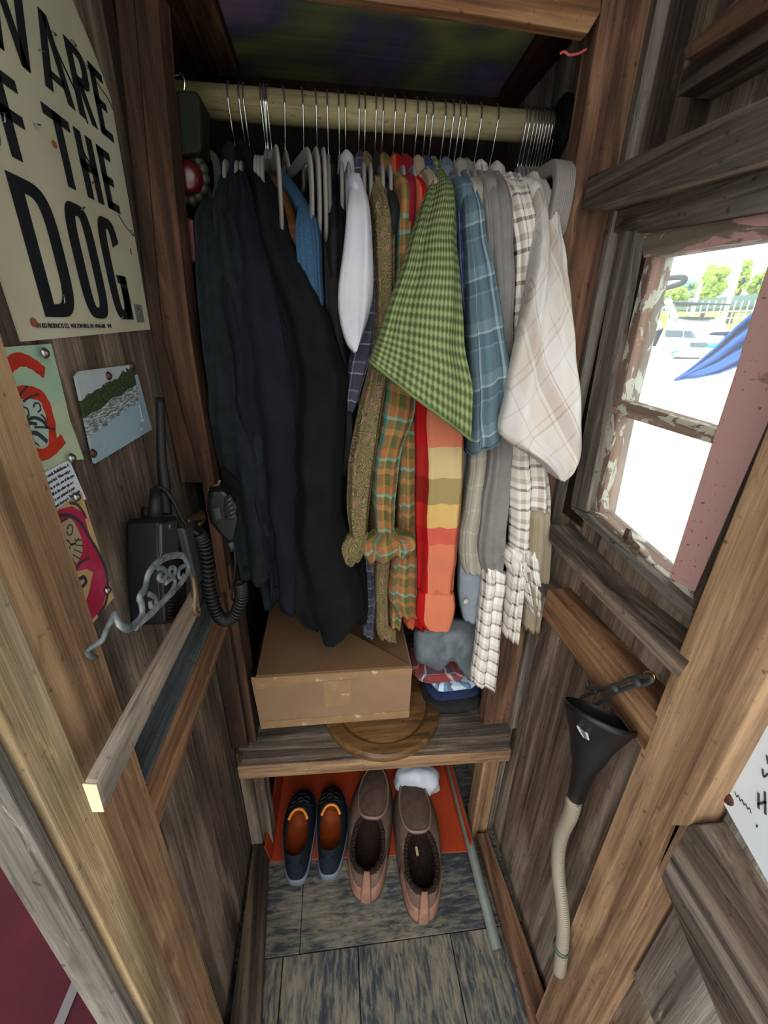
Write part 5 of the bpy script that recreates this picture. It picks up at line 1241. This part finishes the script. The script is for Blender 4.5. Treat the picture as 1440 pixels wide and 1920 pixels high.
tv = [P(x, y, 0, 2.6+.25*(i % 2 == 0)) for i, (x, y) in enumerate(ntp)]
# folded tarp: strips fanning out from the low corner
rows_t = []
lo_ = [(505, 1405), (690, 1392), (900, 1352), (1060, 1290), (1260, 1200), (1500, 1080)]; hi_ = [(508, 1400), (700, 1250), (880, 1095), (1050, 925), (1230, 772), (1480, 560)]
vs = []; fs = []; K = 16
for (a, b), (c_, d_) in zip(lo_, hi_):
    for k in range(K+1):
        f = k/K; px_ = zw([(a+(c_-a)*f, b+(d_-b)*f)])[0]; i_ = lo_.index((a, b)); vs.append(P(px_[0], px_[1], 0, 2.7+.035*i_*math.sin(f*17)+.02*math.sin(f*31)))
for i in range(5):
    for k in range(K): fs.append((i*(K+1)+k, i*(K+1)+k+1, (i+1)*(K+1)+k+1, (i+1)*(K+1)+k))
o = mesh('blue_tarp', vs, fs, M_tarp, None, True); s2 = o.modifiers.new('s', 'SOLIDIFY'); s2.thickness = .01
tag(o, 'bright blue tarp stretched over the white boat outside the window', 'tarp')
# far cruiser
X1 = 16.0
cr = thing('cabin_cruiser', 'white cabin cruiser with radar arch and dark canopy moored outside', 'boat', P(1240, 690, 0, X1))
ex(X1, 3.2, zw([(100, 1095), (700, 1110), (690, 1290), (150, 1260)]), M_gel, cr, 'hull', .1)
ex(X1-.02, .3, zw([(130, 1235), (640, 1275), (640, 1290), (150, 1250)]), M_dk, cr, 'rub_rail', .02)
ex(X1+.3, 2.4, zw([(320, 1110), (400, 940), (640, 945), (690, 1115)]), M_gel, cr, 'cabin', .08)
ex(X1+.25, .2, zw([(420, 955), (570, 960), (565, 1020), (415, 1015)]), M_win, cr, 'cabin_window', .02)
ex(X1+.25, .2, zw([(585, 962), (635, 962), (660, 1022), (585, 1022)]), M_win, cr, 'cabin_window', .02)
ex(X1+.3, 2.2, zw([(200, 945), (350, 945), (315, 1095), (195, 1085)]), M_dk, cr, 'cockpit', .05)
ex(X1+.5, 2.0, zw([(430, 840), (620, 850), (630, 950), (410, 945)]), M_gel, cr, 'flybridge', .08)
ex(X1+.4, 2.0, zw([(180, 1100), (420, 1090), (420, 1105), (180, 1120)]), M_dk, cr, 'swim_rail', .02)
for q in ([(290, 720), (340, 860), (370, 950)], [(440, 690), (480, 760), (510, 860)]):
    for dX in (.4, 2.2): tube('radar_arch', [P(*p, 0, X1+dX) for p in zw(q)], .16, M_gel, cr, 10, sm=3)
ex(X1+.3, 2.2, zw([(255, 715), (440, 695), (440, 712), (260, 735)]), M_dk, cr, 'canopy', .03)
ex(X1+.3, 2.2, zw([(480, 700), (625, 705), (625, 722), (480, 715)]), M_dk, cr, 'canopy', .03)
ex(X1+.3, 1.4, zw([(535, 835), (625, 832), (620, 852), (540, 855)]), M_dk, cr, 'canopy', .03)
for k in range(6): tube('railing', [P(*p, 0, X1+.3) for p in zw([(225+22*k, 870), (225+22*k, 940)])], .025, M_gel, cr, 6)
for yy_ in (870, 905): tube('railing', [P(*p, 0, X1+.3) for p in zw([(220, yy_), (350, yy_)])], .025, M_gel, cr, 6)
tube('struts', [P(*p, 0, X1+.3) for p in zw([(300, 730), (350, 840), (420, 740), (450, 840)])], .04, M_gel, cr, 6)
mb = thing('motorboat', 'small white motorboat with teal covers beside the cruiser', 'boat', P(1310, 665, 0, 11))
ex(11, 1.8, zw([(480, 1200), (475, 1160), (640, 1130), (900, 1110), (960, 1130), (920, 1215), (700, 1215)]), M_gel, mb, 'hull', .06)
ex(10.97, .1, zw([(485, 1200), (720, 1203), (700, 1217), (490, 1214)]), M_dk, mb, 'rub_rail', .01)
ex(11.2, 1.2, zw([(640, 1065), (780, 1065), (830, 1110), (640, 1112)]), M_win, mb, 'windscreen', .02)
M_tl = new_mat('teal_cover', .7, '2fa7a8')[0]
ex(11.1, 1.5, zw([(470, 1195), (470, 1150), (500, 1140), (540, 1150), (490, 1180)]), M_tl, mb, 'cover', .03)
ex(11.1, 1.5, zw([(760, 1110), (850, 1075), (900, 1085), (860, 1112)]), M_tl, mb, 'cover', .03)
nb_ = thing('motorboat', 'white boat with a navy canopy half hidden by the blue tarp', 'boat', P(1350, 640, 0, 13))
ex(13, 1.6, zw([(800, 1000), (830, 975), (980, 965), (1000, 985), (940, 1005)]), new_mat('navy_canvas', .8, '1e2c55')[0], nb_, 'canopy', .03)
ex(13.2, 1.6, zw([(790, 1120), (800, 1050), (960, 1050), (1000, 1120)]), M_gel, nb_, 'hull', .05)
for x_ in (840, 960): tube('canopy_pole', [P(*p, 0, 13.5) for p in zw([(x_, 1000), (x_-10, 1060)])], .03, M_gel, nb_, 6)
# loop of a dark bimini frame on the left edge of the view
ring_ = thing('canopy_frame', 'dark curved canopy frame seen at the top left of the window', 'canopy', P(1235, 530, 0, 6)); tube('canopy_pole', [P(1226, 545, 0, 6), Vector((P(1226, 545, 0, 6).x, P(1226, 545, 0, 6).y, -1.65))], .03, M_gel, ring_, 8); o = tube('canopy_ring', [P(*p, 0, 6) for p in zw([(300, 540), (380, 500), (470, 485), (560, 480), (600, 495), (570, 530), (500, 555), (420, 575), (300, 575)])], .045, M_dk, ring_, 10, sm=4)
# dock with covered roof
dk = thing('covered_dock', 'long covered boat dock with green roof and thin posts', 'dock', P(1400, 560, 0, 30))
ex(30, 8, zw([(250, 720), (600, 690), (1000, 650), (1700, 590), (1700, 700), (1000, 755), (600, 770), (250, 780)]), new_mat('green_metal_roof', .6, '6d8a80')[0], dk, 'roof', 0)
for k in range(14):
    x_ = 640+k*60; a_, b_ = [P(*p, 0, 29.8) for p in zw([(x_, 690), (x_-30, 990)])]; tube('post', [a_, Vector((a_.x, a_.y, b_.z-1))], .05, M_gel, dk, 6)
for yy_ in (800, 860, 920): tube('beam', [P(*p, 0, 29.8) for p in zw([(600, yy_), (1500, yy_-30)])], .05, M_gel, dk, 6)
pr = thing('dock_walkway', 'low pale floating dock along the water behind the boats', 'dock', P(1250, 690, 0, 14))
ex(14.5, 1.5, zw([(100, 1270), (900, 1330), (900, 1350), (100, 1290)]), M_gel, pr, 'deck', 0)
for x_ in (200, 500, 700): ex(14.45, 1.2, zw([(x_, 1290), (x_+110, 1297), (x_+110, 1335), (x_, 1325)]), M_dk, pr, 'float', 0)
# hillside and trees
M_hill = layered('dry_grass_bank', [(.3, '8f9448'), (.7, 'a8a25e')], .3, rough=.95, bump=.1)
hv = [P(*p, 0, 45) for p in zw([(-400, 800), (2400, 640)])]
st(prism_w('ground_bank', [Vector((44, -20, -1.6)), Vector((44, 140, -1.6)), Vector((70, 140, hv[0].z+1)), Vector((70, -20, hv[0].z+1))], (0, 0, -.4), M_hill, bev=0))
M_leaf = layered('tree_leaves', [(.3, '6f8f3c'), (.5, '9ab552'), (.7, 'c0d070')], 1.2, rough=.9, bump=.5)
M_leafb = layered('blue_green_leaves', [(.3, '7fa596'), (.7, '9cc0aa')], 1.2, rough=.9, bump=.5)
M_bark = new_mat('bark', .9, '5a4a38')[0]
def tree(px, X, sc, label, mat, seed):
    x0, y0, x1, y1 = px; a = P(*zw([(x0, y1)])[0], 0, X); b = P(*zw([(x1, y0)])[0], 0, X); c_ = (a+b)/2; ry = abs(a.y-b.y)/2; rz = abs(a.z-b.z)/2
    t = thing('tree', label, 'tree', (c_.x, c_.y, -1.6), 'trees beyond the dock'); parts = []; rnd = random.Random(seed)
    for i in range(70):
        u = rnd.uniform(-1, 1); th = rnd.uniform(0, 2*PI); q = math.sqrt(1-u*u); k = rnd.uniform(.55, .95)
        parts.append(ico(c_+Vector((q*math.cos(th)*ry*.8*k, q*math.sin(th)*ry*k*(1-.35*max(0, u)), u*rz*k)), min(ry, rz)*rnd.uniform(.18, .32), 2, (1, 1, 1), .6, 3.5, i))
    vs, fs = join_geo(parts); mesh('crown', vs, fs, mat, t)
    tube('trunk', [Vector((c_.x, c_.y, -1.7)), c_], [.5, .3], M_bark, t, 10)
tree((700, 350, 1010, 680), 60, 1, 'pale green tree with rounded crown beyond the dock roof', M_leaf, 1)
tree((1010, 290, 1240, 660), 60, 1, 'tall pale green tree right of the two light poles', M_leaf, 2)
tree((1160, 400, 1500, 660), 66, 1, 'green tree at the right edge behind the pink sash', M_leaf, 3)
tree((420, 560, 640, 720), 62, 1, 'low green tree left of the rounded one, behind the arch', M_leaf, 4)
tree((250, 580, 460, 740), 64, 1, 'low green bush behind the cruiser at the left', M_leaf, 6)
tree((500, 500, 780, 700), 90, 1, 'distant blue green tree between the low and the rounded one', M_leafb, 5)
for i, (x_, lb) in enumerate(((690, 'thin white pole left of the rounded tree'), (990, 'thin white pole between the rounded tree and the tall tree'), (310, 'thin white pole behind the cruiser arch'))):
    a_, b_ = [P(*p, 0, 26) for p in zw([(x_, 700), (x_+35, 380 if i == 1 else 520)])]
    o = tube('mast', [Vector((a_.x, a_.y, -1.65)), Vector((a_.x, a_.y, b_.z))], .14, M_gel, None, 8); tag(o, lb, 'pole')

o = tube('white_cord', [P(x, y, 1, .25) for x, y in [(-20, 1440), (2, 1470), (10, 1500), (12, 1520), (6, 1524), (2, 1500), (-8, 1470)]], .0022, M_wpaper, None, 8, sm=4); tag(o, 'short white cord end hanging by the left edge over the red deck', 'cord'); o.name = 'rope_end'

tb = prism('sleeve_tab', 1, .697, .012, [(412, 878), (422, 880), (466, 925), (466, 940), (456, 942), (418, 905)], C_black, bpy.data.objects['jacket'], bev=.003)
